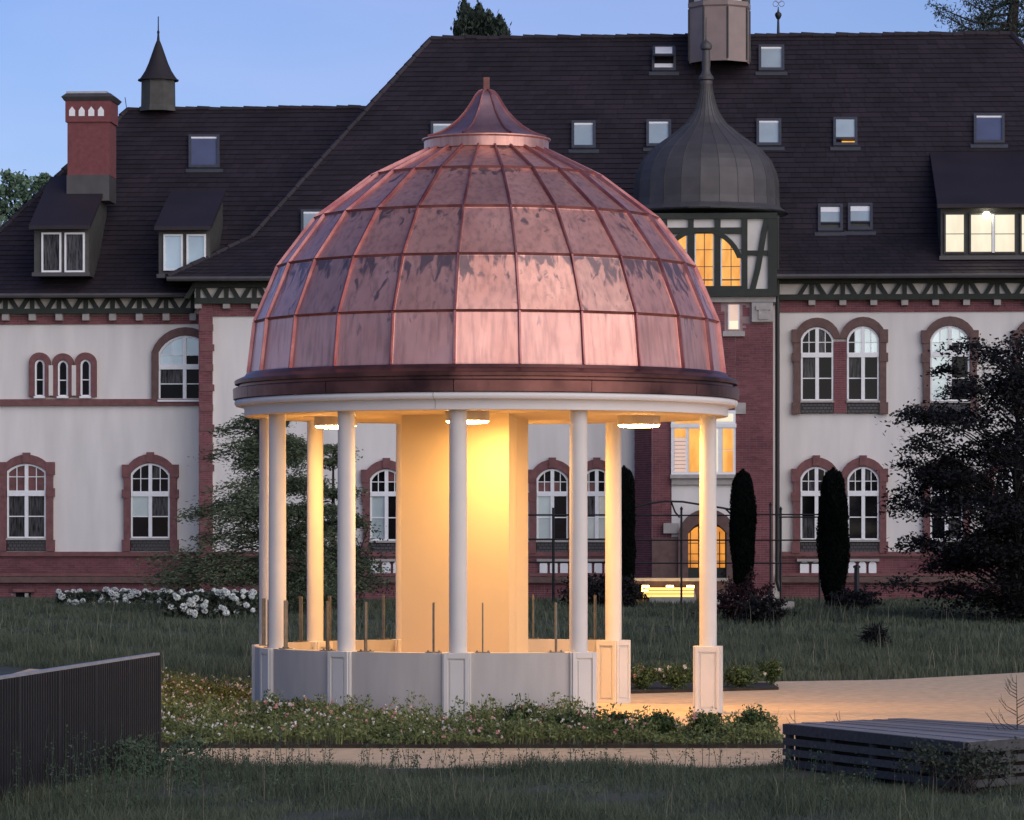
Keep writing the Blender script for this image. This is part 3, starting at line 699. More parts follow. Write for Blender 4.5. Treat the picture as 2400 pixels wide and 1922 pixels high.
d3 = dormer(2205, 2640, 488, 606, .1, 4.5, 362, .12, [(2213, 2263, 499, 594, 'litpale'), (2272, 2328, 499, 594, 'litpale'), (2328, 2382, 499, 594, 'litpale'), (2391, 2445, 499, 594, 'litpale'), (2452, 2510, 499, 594, 'litpale')], 1)
d3['label'] = 'wide dormer with pale lit windows at the right edge'
q = MB(); c_ = W(*(lambda p: (p[0], .26, p[1]))(uv(2312, 504, .26)));
q.lathe([(0, -.11), (.08, -.08), (.11, 0), (.08, .08), (0, .11)], 14, (0, 0)); q.v = [(x+c_.x, y+c_.y, z+c_.z) for x, y, z in q.v]; q.build('outside_lamp', M['bulbw'], d3, smooth=True)
part('mullion', 'frame', 2325, 2331, 503, 592, .1, .24, d3)

# ---- arched windows -------------------------------------------------
def arc(u0, u1, zs, za, n=12):
    w_ = (u1-u0)/2; h = max(za-zs, .02); Rr = (w_*w_+h*h)/(2*h); cz = za-Rr; uc = (u0+u1)/2
    a = math.asin(min(1, w_/Rr)) if h <= w_ else math.pi-math.asin(w_/Rr)
    return [(uc+Rr*math.sin(-a+2*a*k/n), cz+Rr*math.cos(-a+2*a*k/n)) for k in range(n+1)]
def arcz(u, A):
    return float(np.interp(u, [p[0] for p in A], [p[1] for p in A]))
def band(m, I, O, d0, d1):
    """solid strip between matching poly-lines I (inner) and O (outer) in facade coordinates"""
    for k in range(len(I)-1):
        m.hexa([W(I[k][0], d1, I[k][1]), W(I[k+1][0], d1, I[k+1][1]), W(I[k+1][0], d0, I[k+1][1]), W(I[k][0], d0, I[k][1])],
               [W(O[k][0], d1, O[k][1]), W(O[k+1][0], d1, O[k+1][1]), W(O[k+1][0], d0, O[k+1][1]), W(O[k][0], d0, O[k][1])])
def archwin(x0, x1, ya, ys, yb, d=0., bw=17, ytr=None, tint='trim', keyst=True, sill=True, panes=None, label=None, jl=True, jr=True, bandtop=22, imp=True, xm=.5, single=False):
    u0, zs = uv(x0, ys, d); u1, zb = uv(x1, yb, d); za = Z(ya, d, (x0+x1)/2); k = .0132
    A = arc(u0, u1, zs, za)
    # frame: outer ring + mullion, transom, bars
    f = .055; m = MB(); In = [(u0+f+(u-u0)*(u1-u0-2*f)/(u1-u0), z-f) for u, z in A]
    I = [(u0+f, zb+f)]+In+[(u1-f, zb+f)]; O = [(u0, zb)]+A+[(u1, zb)]
    dd = d+.03; band(m, I, O, dd, dd+.07); fbox(m, u0, u1, dd, dd+.07, zb, zb+f)
    tr = (Z(ytr[0], d), Z(ytr[1], d)) if ytr else None; um = u0+(u1-u0)*xm
    zt = tr[0] if tr else zs
    if tr: fbox(m, u0+.01, u1-.01, dd, dd+.10, tr[1], tr[0])
    halves = ((u0+f, um-.055), (um+.055, u1-f)) if not single else ((u0+f, u1-f),)
    if not single: fbox(m, um-.055, um+.055, dd+.005, dd+.09, zb+.02, za-.03)
    bars = MB(); b_ = .016
    zl0, zl1 = zb+f, (tr[1] if tr else zs); zmid = (zl0+zl1)/2
    for (a, c) in halves:
        fbox(bars, a, c, dd, dd+.05, zmid-b_, zmid+b_)
        if tr:
            uc = (a+c)/2; zq = zt+(zs-zt)*.62+.05; fbox(bars, a, c, dd, dd+.05, zq-b_*.8, zq+b_*.8); fbox(bars, uc-b_*.8, uc+b_*.8, dd, dd+.05, zt, arcz(uc, A)-f*.7)
    wn = m.build('window', M['frame'], hs); bars.build('glazing_bar', M['frame'], wn)
    if label: wn['label'] = label
    pi = 0
    for (a, c) in halves:
        cells = [(a, c, zl0, zmid), (a, c, zmid, zl1)]
        if tr: uc = (a+c)/2; zq = zt+(zs-zt)*.62+.05; cells += [(a, uc, zt, zq), (uc, c, zt, zq), (a, uc, zq, None), (uc, c, zq, None)]
        else: cells += [(a, c, zl1, None)]
        for (p, q, z0, z1) in cells:
            if z1 is None: top = [(p+(q-p)*t/3, max(z0+.01, arcz(p+(q-p)*t/3, A)-f*.8)) for t in (3, 2, 1, 0)]
            else: top = [(q, z1), (p, z1)]
            g = panes[pi % len(panes)] if panes else random.choice(['glass', 'glass', 'glass', 'glasscurt']); pi += 1
            pts = [W(p, dd+.005, z0), W(q, dd+.005, z0)]+[W(x, dd+.005, z) for x, z in top]
            MB().prism(pts, NN*.018).build('pane', M[g], wn)
    # surround
    B = bw/76.1*.99; Bt = bandtop/76.1; m = MB()
    A2 = arc(u0-.012, u1+.012, zs, za+.012); Oa = arc(u0-B, u1+B, zs, za+Bt)
    s_ = .17
    for i in range(12):
        m.hexa([W(A2[i][0], d+s_, A2[i][1]), W(A2[i+1][0], d+s_, A2[i+1][1]), W(A2[i+1][0], d, A2[i+1][1]), W(A2[i][0], d, A2[i][1])],
               [W(Oa[i][0], d+s_, Oa[i][1]), W(Oa[i+1][0], d+s_, Oa[i+1][1]), W(Oa[i+1][0], d, Oa[i+1][1]), W(Oa[i][0], d, Oa[i][1])])
    zb2 = zb-(.40 if sill else 0)
    for ok, a, c in ((jl, u0-B, u0-.012), (jr, u1+.012, u1+B)):
        if not ok: continue
        fbox(m, a, c, d, d+s_-.004, zb2, zs)
        if imp:
            sg = -1 if a < u0-.1 else 1; ex = .055
            for z0, z1 in ((zs-.12, zs+.28), ((zb+zs)/2+.25, (zb+zs)/2+.52), (zb2, zb2+.36)):
                aa, c2 = (a-ex, c) if sg < 0 else (a, c+ex)
                fbox(m, aa, c2, d, d+s_+.02, z0, z1)
    m.build('surround', M[tint], wn)
    if keyst: u_c = (u0+u1)/2; fbox(MB(), u_c-.11, u_c+.11, d, d+s_+.035, za+.03, za+Bt+.06).build('keystone', M[tint], wn)
    fbox(MB(), u0-.02, u1+.02, d, d+.20, zb-.05, zb+.012).build('sill', M['stone'] if sill else M['frame'], wn)
    if sill:   # dark tiled parapet strip under the window
        m = MB(); fbox(m, u0, u1, d, d+.10, zb-.38, zb-.05); m.build('apron', M['black'], wn)
        m = MB(); nn_ = max(4, int((u1-u0)/.12)); 
        for r_ in range(3):
            for i in range(nn_):
                a = u0+(u1-u0)*(i+.08+(.5 if r_ % 2 else 0))/nn_; c = min(a+(u1-u0)/nn_*.84, u1-.005)
                if c > a+.02: fbox(m, a, c, d+.10, d+.125, zb-.36+r_*.10, zb-.36+r_*.10+.075)
        o = m.build('apron_tile', M['lead'], wn); o['kind'] = 'stuff'
    return wn
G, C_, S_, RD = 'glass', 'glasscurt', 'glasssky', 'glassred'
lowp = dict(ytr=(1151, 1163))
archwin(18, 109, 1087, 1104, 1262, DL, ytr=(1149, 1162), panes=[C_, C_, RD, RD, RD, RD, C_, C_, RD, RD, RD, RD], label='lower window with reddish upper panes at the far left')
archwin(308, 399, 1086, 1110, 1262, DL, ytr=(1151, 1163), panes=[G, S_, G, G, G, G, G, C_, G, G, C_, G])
archwin(373, 500, 787, 826, 938, DL, ytr=(852, 864), tint='trim_brown', keyst=False, sill=False, panes=[G, C_, S_, S_, S_, S_, G, G, G, C_, S_, G], bandtop=20, imp=False, jr=False, xm=.48)
# small triple window
for (a, b_, t) in ((83, 106, 843), (137, 161, 845), (190, 214, 843)):
    archwin(a, b_, t, t+12, 930, DL, bw=14, tint='trim', keyst=False, sill=False, panes=[G, G, G, G, G], bandtop=17, imp=False, single=True)
part('plaster_strip', 'plaster', 114, 124, 856, 927, DL, DL+.19); part('plaster_strip', 'plaster', 168, 178, 856, 927, DL, DL+.19)
# centre range, seen between the pavilion columns
archwin(868, 945, 1100, 1122, 1268, 0, ytr=(1152, 1163), panes=[S_, S_, G, G, G, G, G, G, G, G, RD, RD])
archwin(985, 1062, 1100, 1122, 1268, 0, ytr=(1152, 1163))
archwin(1258, 1332, 1099, 1122, 1267, 0, ytr=(1152, 1163), panes=[S_, S_, RD, RD, G, G, G, G, RD, G, G, G])
archwin(1362, 1436, 1099, 1122, 1267, 0, ytr=(1152, 1163), panes=[S_, C_, RD, RD, G, G, S_, S_, G, G, G, G])
for xx in (880, 1250): archwin(xx, xx+76, 768, 792, 941, 0, ytr=(829, 840), keyst=False, tint='trim_brown')
# right range
archwin(1877, 1953, 767, 794, 940, 0, ytr=(829, 840), keyst=False, tint='trim_brown', jr=False, panes=[G, C_, G, G, G, G, G, G, C_, G, C_, G])
archwin(1985, 2060, 765, 794, 940, 0, ytr=(829, 840), keyst=False, tint='trim_brown', jl=False, panes=[G, C_, G, S_, G, S_, G, G, S_, S_, S_, S_])
bricks('window_pier', 1954, 1984, 800, 968, .12)
archwin(2180, 2272, 764, 796, 941, 0, ytr=(827, 839), keyst=False, tint='trim_brown', panes=[S_, S_, S_, S_, S_, S_, G, G, C_, S_, S_, S_])
archwin(2393, 2470, 766, 796, 941, 0, ytr=(827, 839), keyst=False, tint='trim_brown')
archwin(1876, 1951, 1094, 1120, 1266, 0, ytr=(1151, 1163), jr=False, panes=[C_, G, G, C_, G, G, G, G, G, C_, G, G])
archwin(1986, 2060, 1094, 1120, 1266, 0, ytr=(1151, 1163), jl=False, panes=[G, G, G, G, C_, G])
part('window_pier', 'trim', 1955, 1983, 1112, 1296, 0, .155)
archwin(2180, 2256, 1094, 1120, 1266, 0, ytr=(1151, 1163)); archwin(2330, 2406, 1094, 1120, 1266, 0, ytr=(1151, 1163))
# small round-headed blind arcades in the plinth
def arcade(x0, x1, n):
    w_ = (x1-x0)/n; part('arcade_panel', 'stone', x0-4, x1+4, 1310, 1316, 0, .20)
    for i in range(n):
        a = x0+i*w_+3; c = x0+(i+1)*w_-3; u0, z0 = uv(a, 1343, .1); u1 = U(c, .1); zs = Z(1324, .1); za = Z(1315, .1)
        A = arc(u0, u1, zs, za, 8); MB().prism([W(u0, .06, z0), W(u1, .06, z0)]+[W(u, .06, z) for u, z in reversed(A)], NN*.08).build('arcade_niche', M['frame'], hs)
for a in ((1872, 1926, 2), (1985, 2057, 3), (1262, 1334, 3), (1366, 1438, 3), (866, 945, 3)): arcade(*a)
# basement window at the far left
m = MB(); pbox(m, 37, 72, 1388, 1430, DL, DL+.10); o = m.build('basement_window', M['glass'], hs); pbox(MB(), 58, 66, 1390, 1428, DL+.1, DL+.15).build('mullion', M['stone'], o); pbox(MB(), 30, 80, 1380, 1388, DL, DL+.2).build('lintel', M['trim'], o)

# ---- stair tower with half-timbered top and onion roof ---------------------
DT = 1.6
uT0, uT1 = U(1528, DT), U(1812, DT); uS = U(1488, .5); zT = Z(705, DT)
m = MB(); m.prism([W(uT0, DT, .2), W(uT1, DT, .2), W(uT1, -4, .2), W(uS, -4, .2), W(uS, .55, .2)], (0, 0, zT-.2)); m.build('tower_wall', M['mortar'], hs)
bricks('tower_brickwork', 1724, 1812, 708, 1392, DT+.002, base=False, holes=[(1760, 1830, 708, 756), (1716, 1735, 712, 775)])
bricks('tower_brickwork', 1529, 1574, 708, 1360, DT+.002, base=False)
bricks('tower_brickwork', 1574, 1724, 708, 962, DT+.002, base=False, holes=[(1704, 1735, 712, 775)])
# chamfer face bricks
mb = MB(); a_, b_ = W(uS, .55, 0), W(uT0, DT, 0); dr = (b_-a_); Lc = dr.length; dr.normalize(); nc = Vector((dr.y, -dr.x, 0)); z = .8; r_ = 0
while z < zT:
    u = -(.107 if r_ % 2 else 0)
    while u < Lc:
        p, q = max(u, 0)+.005, min(u+.215, Lc)-.005; u += .215
        if q-p > .03:
            n = len(mb.v); h = random.uniform(.01, .02)
            for zz in (z, z+.056):
                for w_, hh in ((p, 0), (q, 0), (q, h), (p, h)): mb.v.append(tuple(a_+dr*w_+nc*hh+Vector((0, 0, zz))))
            mb.f += [(n+3, n+2, n+6, n+7), (n+4, n+5, n+6, n+7), (n, n+3, n+7, n+4), (n+1, n+2, n+6, n+5)]
    z += .0685; r_ += 1
o = mb.build('tower_brickwork', M['brick'], hs); o['kind'] = 'stuff'
# stone band, corbel, blocks
DO = DT+.14
part('stone_band', 'stone', 1486, 1818, 694, 708, -.5, DO, bevel=.01)
part('stone_corbel', 'stone', 1762, 1812, 709, 754, DT, DT+.16); part('stone_corbel', 'stone', 1772, 1806, 716, 726, DT+.16, DT+.22); part('stone_corbel', 'stone', 1778, 1800, 726, 748, DT+.16, DT+.20)
part('stone_block', 'stone', 1722, 1748, 944, 970, DT, DT+.06); part('stone_sill', 'stone', 1694, 1746, 776, 788, DT, DT+.14)
o = part('stair_window', 'litpink', 1706, 1733, 714, 772, DT, DT+.03); part('window_frame', 'frame', 1706, 1709, 714, 772, DT+.03, DT+.05, o); part('window_frame', 'frame', 1730, 1733, 714, 772, DT+.03, DT+.05, o); part('pane', 'litpale', 1709, 1730, 752, 771, DT+.03, DT+.045, o)
# half timbered storey: plaster core and separate timbers
part('timber_storey', 'plaster', 1492, 1818, 500, 682, -3, DO)
def beam(x0, x1, y0, y1, d=.10, name='timber_beam'): return part(name, 'timber', x0, x1, y0, y1, DO, DO+d)
beam(1486, 1822, 678, 694, .16); beam(1486, 1822, 500, 512, .12); beam(1486, 1752, 534, 547)
for x0, x1 in ((1552, 1564), (1613, 1626), (1675, 1689)): beam(x0, x1, 512, 534, .09, 'timber_post')
beam(1738, 1752, 512, 678, .11, 'timber_post'); beam(1800, 1821, 512, 678, .11, 'timber_post')
beam(1752, 1800, 587, 598, .09, 'timber_rail')
beam(1611, 1628, 547, 678, .11, 'timber_post'); beam(1674, 1689, 547, 678, .11, 'timber_post'); beam(1500, 1738, 671, 678, .09, 'timber_rail')
m = MB(); P_ = [(1798, 512), (1790, 545), (1783, 590), (1776, 630), (1764, 678)]; 
for i in range(4):
    (xa, ya), (xb, yb) = P_[i], P_[i+1]; h = 7
    q = [(xa-h, ya), (xa+h, ya), (xb+h, yb), (xb-h, yb)]
    m.prism([W(*(lambda t: (t[0], DO, t[1]))(uv(a, b, DO))) for a, b in q], NN*.10)
m.build('curved_brace', M['timber'], hs)
# great arch over the three lit windows
uL, zsp = uv(1548, 606, DO); uR = U(1740, DO); zap = Z(536, DO); A = arc(uL, uR, zsp, zap, 16); A2 = arc(uL+.16, uR-.16, zsp, zap-.14, 16)
m = MB(); band(m, A2, A, DO, DO+.12); m.build('timber_arch', M['timber'], hs)
tw = None
for (a, b_, yt) in ((1560, 1611, None), (1628, 1674, 549), (1689, 1738, None)):
    u0, u1 = U(a, DO), U(b_, DO); z0 = Z(672, DO); n = 8
    top = [(u0+(u1-u0)*k/n, max(z0+.1, arcz(u0+(u1-u0)*k/n, A2))) for k in range(n, -1, -1)]
    MBp = MB(); MBp.prism([W(u0, DO, z0), W(u1, DO, z0)]+[W(x, DO, z) for x, z in top], NN*.03)
    wn = MBp.build('tower_window', M['litorange'], hs)
    uc = (u0+u1)/2; m = MB(); fbox(m, uc-.012, uc+.012, DO+.03, DO+.045, z0, arcz(uc, A2))
    for k in (.33, .62): zz = z0+(zap-z0)*k; fbox(m, u0, u1, DO+.03, DO+.045, zz-.01, zz+.01)
    fbox(m, u0, u1, DO+.03, DO+.05, z0+.16, z0+.20)
    m.build('glazing_bar', M['trim_brown'], wn)
    m = MB()
    for (x0, x1, t, q) in ((u0, u0+.04, z0, top[-1][1]), (u1-.04, u1, z0, top[0][1])): fbox(m, x0, x1, DO+.03, DO+.06, t, q)
    m.build('window_frame', M['frame'], wn)
# onion roof
oc = uv(1655, HY, -.5)[0]; OC = W(oc, -.45, 0); k = 115.0/F
prof = [(500, 189), (497, 186), (487, 172), (470, 170), (455, 170), (430, 169), (406, 164), (385, 155), (373, 147), (351, 128), (336, 108), (322, 88), (305, 66), (292, 50), (275, 37), (258, 28), (240, 22), (225, 18), (210, 15), (198, 14)]
pr = [(r*k, EYE+(HY-y)*OC.y/F) for y, r in prof]
oo = MB().lathe(pr, 24, (OC.x, OC.y), phase=R(7.5)).build('onion_roof', M['lead'], hs)
for f_ in oo.data.polygons: f_.use_smooth = False
rb = MB()
for i in range(24):
    t = R(7.5+15*i); rb.tube([(OC.x+(r+.004)*math.sin(t), OC.y-(r+.004)*math.cos(t), z) for r, z in pr[2:]], .008, 4)
rb.build('onion_seam', M['dormer'], oo)
zz = lambda y: EYE+(HY-y)*OC.y/F
MB().lathe([(.20, zz(198)), (.20, zz(190)), (.17, zz(189)), (.23, zz(187)), (.24, zz(181)), (.17, zz(175)), (.12, zz(165)), (.14, zz(150)), (.12, zz(125)), (.11, zz(117))], 20, (OC.x, OC.y)).build('roof_neck', M['lead'], oo, smooth=True)
MB().lathe([(.10, zz(119)), (.17, zz(115)), (.19, zz(108)), (.15, zz(101)), (.06, zz(96)), (.022, zz(92)), (.012, zz(41)), (0, zz(40))], 20, (OC.x, OC.y)).build('roof_ball', M['lead'], oo, smooth=True)
MB().lathe([(2.55, zz(503)), (2.55, zz(500)), (2.0, zz(498))], 24, (OC.x, OC.y)).build('onion_eaves', M['black'], oo)
MB().lathe([(0, zz(504)), (2.5, zz(504)), (2.5, zz(501))], 24, (OC.x, OC.y)).build('onion_soffit', M['timber'], oo)
# bay window of the tower
part('bay', 'frame', 1573, 1724, 962, 1112, DT-.1, DT+.10)
for (x0, x1, y0, y1, mt) in ((1581, 1607, 1005, 1025, 'litorange'), (1581, 1607, 1027, 1106, 'litpink'), (1615, 1640, 1005, 1106, 'litorange'), (1648, 1682, 1005, 1106, 'litpale'), (1694, 1718, 1005, 1054, 'litorange'), (1694, 1718, 1056, 1106, 'litorange'), (1581, 1640, 970, 992, 'litorange'), (1648, 1718, 970, 988, 'litpale')):
    part('bay_pane', mt, x0, x1, y0, y1, DT+.10, DT+.115)
m = MB(); 
for y in range(1034, 1104, 9): pbox(m, 1581, 1607, y, y+1.5, DT+.115, DT+.13)
m.build('blind_slat', M['stone'], hs)
part('bay_rail', 'frame', 1572, 1726, 993, 1002, DT+.1, DT+.14)
part('bay_moulding', 'stone', 1571, 1726, 1112, 1121, DT, DT+.26); part('bay_moulding', 'stone', 1574, 1724, 1122, 1136, DT, DT+.16)
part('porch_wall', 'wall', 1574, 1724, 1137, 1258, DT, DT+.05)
# portal
uL, zsp = uv(1590, 1250, DT); uR = U(1726, DT); zap = Z(1193, DT); A = arc(uL, uR, zsp, zap, 14); A2 = arc(uL+.30, uR-.30, zsp, zap-.40, 14)
m = MB(); band(m, A2, A, DT, DT+.34)
fbox(m, uL, uL+.30, DT, DT+.33, .4, zsp); fbox(m, uR-.30, uR, DT, DT+.33, .4, zsp); m.build('portal_arch', M['trim_brown'], hs)
z0 = .5; MB().prism([W(uL+.3, DT, z0), W(uR-.3, DT, z0)]+[W(x, DT, z) for x, z in reversed(A2)], NN*.08).build('portal_door', M['timber'], hs)
part('portal_base', 'trim_brown', 1528, 1600, 1262, 1392, DT, DT+.2)
part('portal_stone', 'stone', 1555, 1590, 1226, 1250, DT, DT+.22); part('portal_stone', 'stone', 1727, 1750, 1226, 1250, DT, DT+.12)
for (a, b_) in ((1600, 1636), (1674, 1699)):
    u0, u1 = U(a, DT+.1), U(b_, DT+.1); zb_, zt_ = Z(1330, DT), Z(1254, DT)
    pts = [W(u0, DT+.08, zb_), W(u1, DT+.08, zb_)]+[W(u0+(u1-u0)*t, DT+.08, max(zt_, min(arcz(u0+(u1-u0)*t, A2)-.05, Z(1234, DT)))) for t in (1, .75, .5, .25, 0)]
    dw = MB().prism(pts, NN*.03).build('portal_window', M['litdeep'], hs)
    m = MB(); uc = (u0+u1)/2; fbox(m, uc-.015, uc+.015, DT+.11, DT+.13, zb_, zt_+.1)
    for t in (.2, .42, .75): fbox(m, u0, u1, DT+.11, DT+.13, zb_+(zt_-zb_)*t-.012, zb_+(zt_-zb_)*t+.012)
    m.build('glazing_bar', M['timber'], dw)
# glazed iron canopy over the portal
def cpt(x, y, d): u, z = uv(x, y, d); return W(u, d, z)
m = MB(); m.tube([cpt(x, y, DT+1.2) for x, y in ((1486, 1190), (1520, 1180), (1560, 1175), (1600, 1176), (1650, 1184), (1690, 1190), (1722, 1196))], .035, 6)
m.tube([cpt(1574, 1178, DT+1.2), cpt(1582, 1200, DT+1.0), cpt(1592, 1212, DT+.4)], .028, 6); m.tube([cpt(1700, 1192, DT+1.2), cpt(1714, 1206, DT+.8)], .028, 6)
m.build('iron_canopy', M['black'], hs)
# drain pipe
m = MB(); m.tube([cpt(1822, 505, .9), cpt(1822, 700, .5), cpt(1822, 1360, .3), cpt(1828, 1385, .4)], .07, 8); m.build('drainpipe', M['black'], hs)

# chimney, turrets, finial
dC = -2.2
uc0, zc = uv(157, 438, dC)
ch = part('chimney', 'lead', 156, 256, 410, 470, dC-1.3, dC+.02)
part('chimney_shaft', 'chimney', 158, 257, 284, 411, dC-1.25, dC, ch); part('chimney_band', 'chimney', 153, 260, 236, 285, dC-1.3, dC+.06, ch)
for a in (162, 184.5, 207, 229.5):
    u0, z0 = uv(a, 272, dC+.06); u1 = U(a+14, dC+.06); zs, za = Z(252, dC), Z(243, dC); uc = (u0+u1)/2
    MB().prism([W(u0, dC+.05, z0), W(u1, dC+.05, z0), W(u1, dC+.05, zs), W(uc, dC+.05, za), W(u0, dC+.05, zs)], NN*.02).build('chimney_niche', M['frame'], ch)
m = MB(); 
u0, z0 = uv(150, 236, dC+.08); u1, z1 = uv(262, 218, dC+.08)
m.hexa([W(u0, dC+.08, z0), W(u1, dC+.08, z0), W(u1, dC-1.3, z0), W(u0, dC-1.3, z0)], [W(u0-.08, dC+.16, z0+.12), W(u1+.08, dC+.16, z0+.12), W(u1+.08, dC-1.4, z0+.12), W(u0-.08, dC-1.4, z0+.12)])
m.hexa([W(u0-.08, dC+.16, z0+.12), W(u1+.08, dC+.16, z0+.12), W(u1+.08, dC-1.4, z0+.12), W(u0-.08, dC-1.4, z0+.12)], [W(u0+.05, dC+.05, z1), W(u1-.05, dC+.05, z1), W(u1-.05, dC-1.25, z1), W(u0+.05, dC-1.25, z1)])
m.build('chimney_cap', M['lead'], ch); part('chimney_lid', 'rail', 155, 250, 214, 218, dC-1.2, dC, ch)
# small ridge turret (left)
tc_ = W(uv(371, HY, -7.2)[0], -7.2, 0); zt2 = lambda y: EYE+(HY-y)*tc_.y/F; kk = tc_.y/F
t1 = MB().lathe([(45*kk, zt2(262)), (42*kk, zt2(248)), (41*kk, zt2(190))], 8, (tc_.x, tc_.y), phase=R(22.5)).build('ridge_turret', M['leadw'], hs)
t1.data.materials[0] = M['dormer']
MB().lathe([(48*kk, zt2(187)), (48*kk, zt2(190)), (40*kk, zt2(180)), (31*kk, zt2(166)), (23*kk, zt2(148)), (16*kk, zt2(128)), (9*kk, zt2(108)), (5*kk, zt2(98)), (3.5*kk, zt2(95)), (2.2*kk, zt2(80)), (3*kk, zt2(77)), (3*kk, zt2(74)), (1.5*kk, zt2(71)), (1.2*kk, zt2(39)), (0, zt2(38))], 16, (tc_.x, tc_.y)).build('turret_spire', M['tilebase'], t1, smooth=True)
# big ridge turret with glazed lantern
tc2 = W(uv(1686, HY, -6.4)[0], -6.4, 0); z3 = lambda y: EYE+(HY-y)*tc2.y/F; kk = tc2.y/F
b2 = MB().lathe([(73*kk, z3(150)), (73*kk, z3(24)), (76*kk, z3(20)), (76*kk, z3(10)), (70*kk, z3(8))], 8, (tc2.x, tc2.y), phase=R(12)).build('lantern_turret', M['leadw'], hs)
MB().lathe([(64*kk, z3(8)), (64*kk, z3(-30))], 8, (tc2.x, tc2.y), phase=R(12)).build('lantern_pane', M['frame'], b2)
m = MB()
for i in range(8):
    t = R(12+45*i); c0 = (tc2.x+67*kk*math.sin(t), tc2.y-67*kk*math.cos(t)); m.tube([(*c0, z3(9)), (*c0, z3(-34))], .11, 4)
    t2 = t; c1 = (tc2.x+73.5*kk*math.sin(t), tc2.y-73.5*kk*math.cos(t)); m.tube([(*c1, z3(145)), (*c1, z3(24))], .035, 4)
m.build('lantern_post', M['dormer'], b2)
MB().lathe([(84*kk, z3(-34)), (80*kk, z3(-38)), (45*kk, z3(-75)), (20*kk, z3(-120)), (3*kk, z3(-190))], 8, (tc2.x, tc2.y), phase=R(12)).build('lantern_roof', M['lead'], b2)
# flashing wedge under lantern turret
# ridge finial
fc = W(uv(1824, HY, -7.6)[0], -7.6, 0); z4 = lambda y: EYE+(HY-y)*fc.y/F
fo = MB().lathe([(.055, z4(96)), (.045, z4(70)), (.035, z4(46)), (.07, z4(43)), (.115, z4(36)), (.10, z4(31)), (.04, z4(28)), (.02, z4(22)), (.015, z4(16))], 12, (fc.x, fc.y)).build('roof_finial', M['black'], hs, smooth=True)
m = MB()
for cx_, cy_ in ((1818, 9), (1832, 9), (1825, 0)):
    c = W(uv(cx_, HY, -7.6)[0], -7.6, z4(cy_)); m.tube([c+T*.09*math.cos(t)+Vector((0, 0, .09*math.sin(t))) for t in np.linspace(0, 2*math.pi, 13)], .011, 4)
m.build('clover_ornament', M['rail'], fo)
# lightning rod
m = MB(); m.tube([cpt(297, 256, -6.9), cpt(293, 228, -6.9)], .012, 4); m.build('lightning_rod', M['black'], hs)

# ================================================================== terrace, lamps, trellis
def g0(x, y): return gz(x, y)
tw_ = root('terrace_wall', px(1610, 1400, 108), 'low pale garden wall with coping in front of the entrance, lit warm by lamps', 'wall')
m = MB(); a = px(1470, 1402, 109); m.box(px(1462, 0, 109).x, px(1700, 0, 109).x, 109, 109.3, .2, EYE-(1362-HY)*109/F); m.build('wall_body', M['trim_brown'], tw_)
m = MB(); m.box(px(1460, 0, 109).x-.05, px(1702, 0, 109).x+.05, 108.92, 109.38, EYE-(1362-HY)*109/F, EYE-(1355-HY)*109/F); m.build('coping', M['stone'], tw_)
st = root('entrance_steps', px(1560, 1400, 107.6), 'stone steps in front of the garden wall, with added glowing yellow bands in place of lamplight', 'steps')
for i in range(4):
    m = MB(); m.box(px(1520, 0, 108).x, px(1628, 0, 108).x, 108-.3*i, 108.92, .3, EYE-(1380+i*6-HY)*108/F); m.build('step', M['stone'], st)
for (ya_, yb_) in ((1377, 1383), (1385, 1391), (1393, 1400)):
    a = px(1506, yb_, 107.4-(ya_-1377)*.01); b_ = px(1626, ya_, a.y); m = MB(); m.box(a.x, b_.x, a.y-.02, a.y+.02, a.z, b_.z); m.build('step_glow_band', M['strip'], st)  # emissive bands added to imitate the lamplit glow of the steps
for xx, lab in ((1513, 'glowing lamp at the left end of the lit garden steps'), (1570, 'glowing lamp in the middle of the lit garden steps'), (1618, 'glowing lamp beside the free-standing column, on the lit garden steps')):
    p = px(xx, 1377, 108.55); l = root('wall_lamp', p, lab, 'lamp', 'lamps on the lit garden steps')
    MB().box(p.x-.10, p.x+.10, p.y+.08, p.y+.37, p.z-.02, p.z+.06).build('lamp_bracket', M['black'], l)
    q = MB(); q.box(p.x-.10, p.x+.10, p.y-.1, p.y+.08, p.z-.12, p.z+.06); q.build('lamp_shade', M['bulb'], l)
rw = root('retaining_wall', px(1755, 1425, 102), 'low pale retaining wall along the grass right of the free-standing column', 'wall')
m = MB(); p0, p1 = px(1680, 1390, 100), px(1862, 1402, 101.5)
m.hexa([(p0.x, p0.y, .1), (p1.x, p1.y, .1), (p1.x, p1.y+.3, .1), (p0.x, p0.y+.3, .1)], [(p0.x, p0.y, p0.z), (p1.x, p1.y, p1.z-.1), (p1.x, p1.y+.3, p1.z-.1), (p0.x, p0.y+.3, p0.z)]); m.build('wall_body', M['stone'], rw)
tre = root('iron_trellis', px(1760, 1400, 105), 'thin black iron trellis with four rails in front of the house, right of the pavilion', 'trellis')
TY = 105.
for xx, yt in ((1597, 1196), (1806, 1186), (1830, 1196), (1921, 1200)):
    p = px(xx, yt, TY); m = MB(); m.tube([(p.x, TY, .3), (p.x, TY, p.z)], .035, 6)
    m.lathe([(.035, p.z), (.05, p.z+.05), (0, p.z+.12)], 6, (p.x, TY)); m.build('trellis_post', M['black'], tre)
for yy, xa, xb in ((1208, 1490, 1760), (1206, 1760, 1925), (1212, 1825, 1925), (1266, 1490, 1925), (1320, 1490, 1925)):
    a, b_ = px(xa, yy, TY-.02), px(xb, yy, TY-.02); m = MB(); m.tube([a, b_], .022, 5); m.build('trellis_rail', M['black'], tre)
tre2 = root('iron_trellis', px(1297, 1400, 105), 'thin black iron trellis seen between the columns, before the dark middle window', 'trellis')
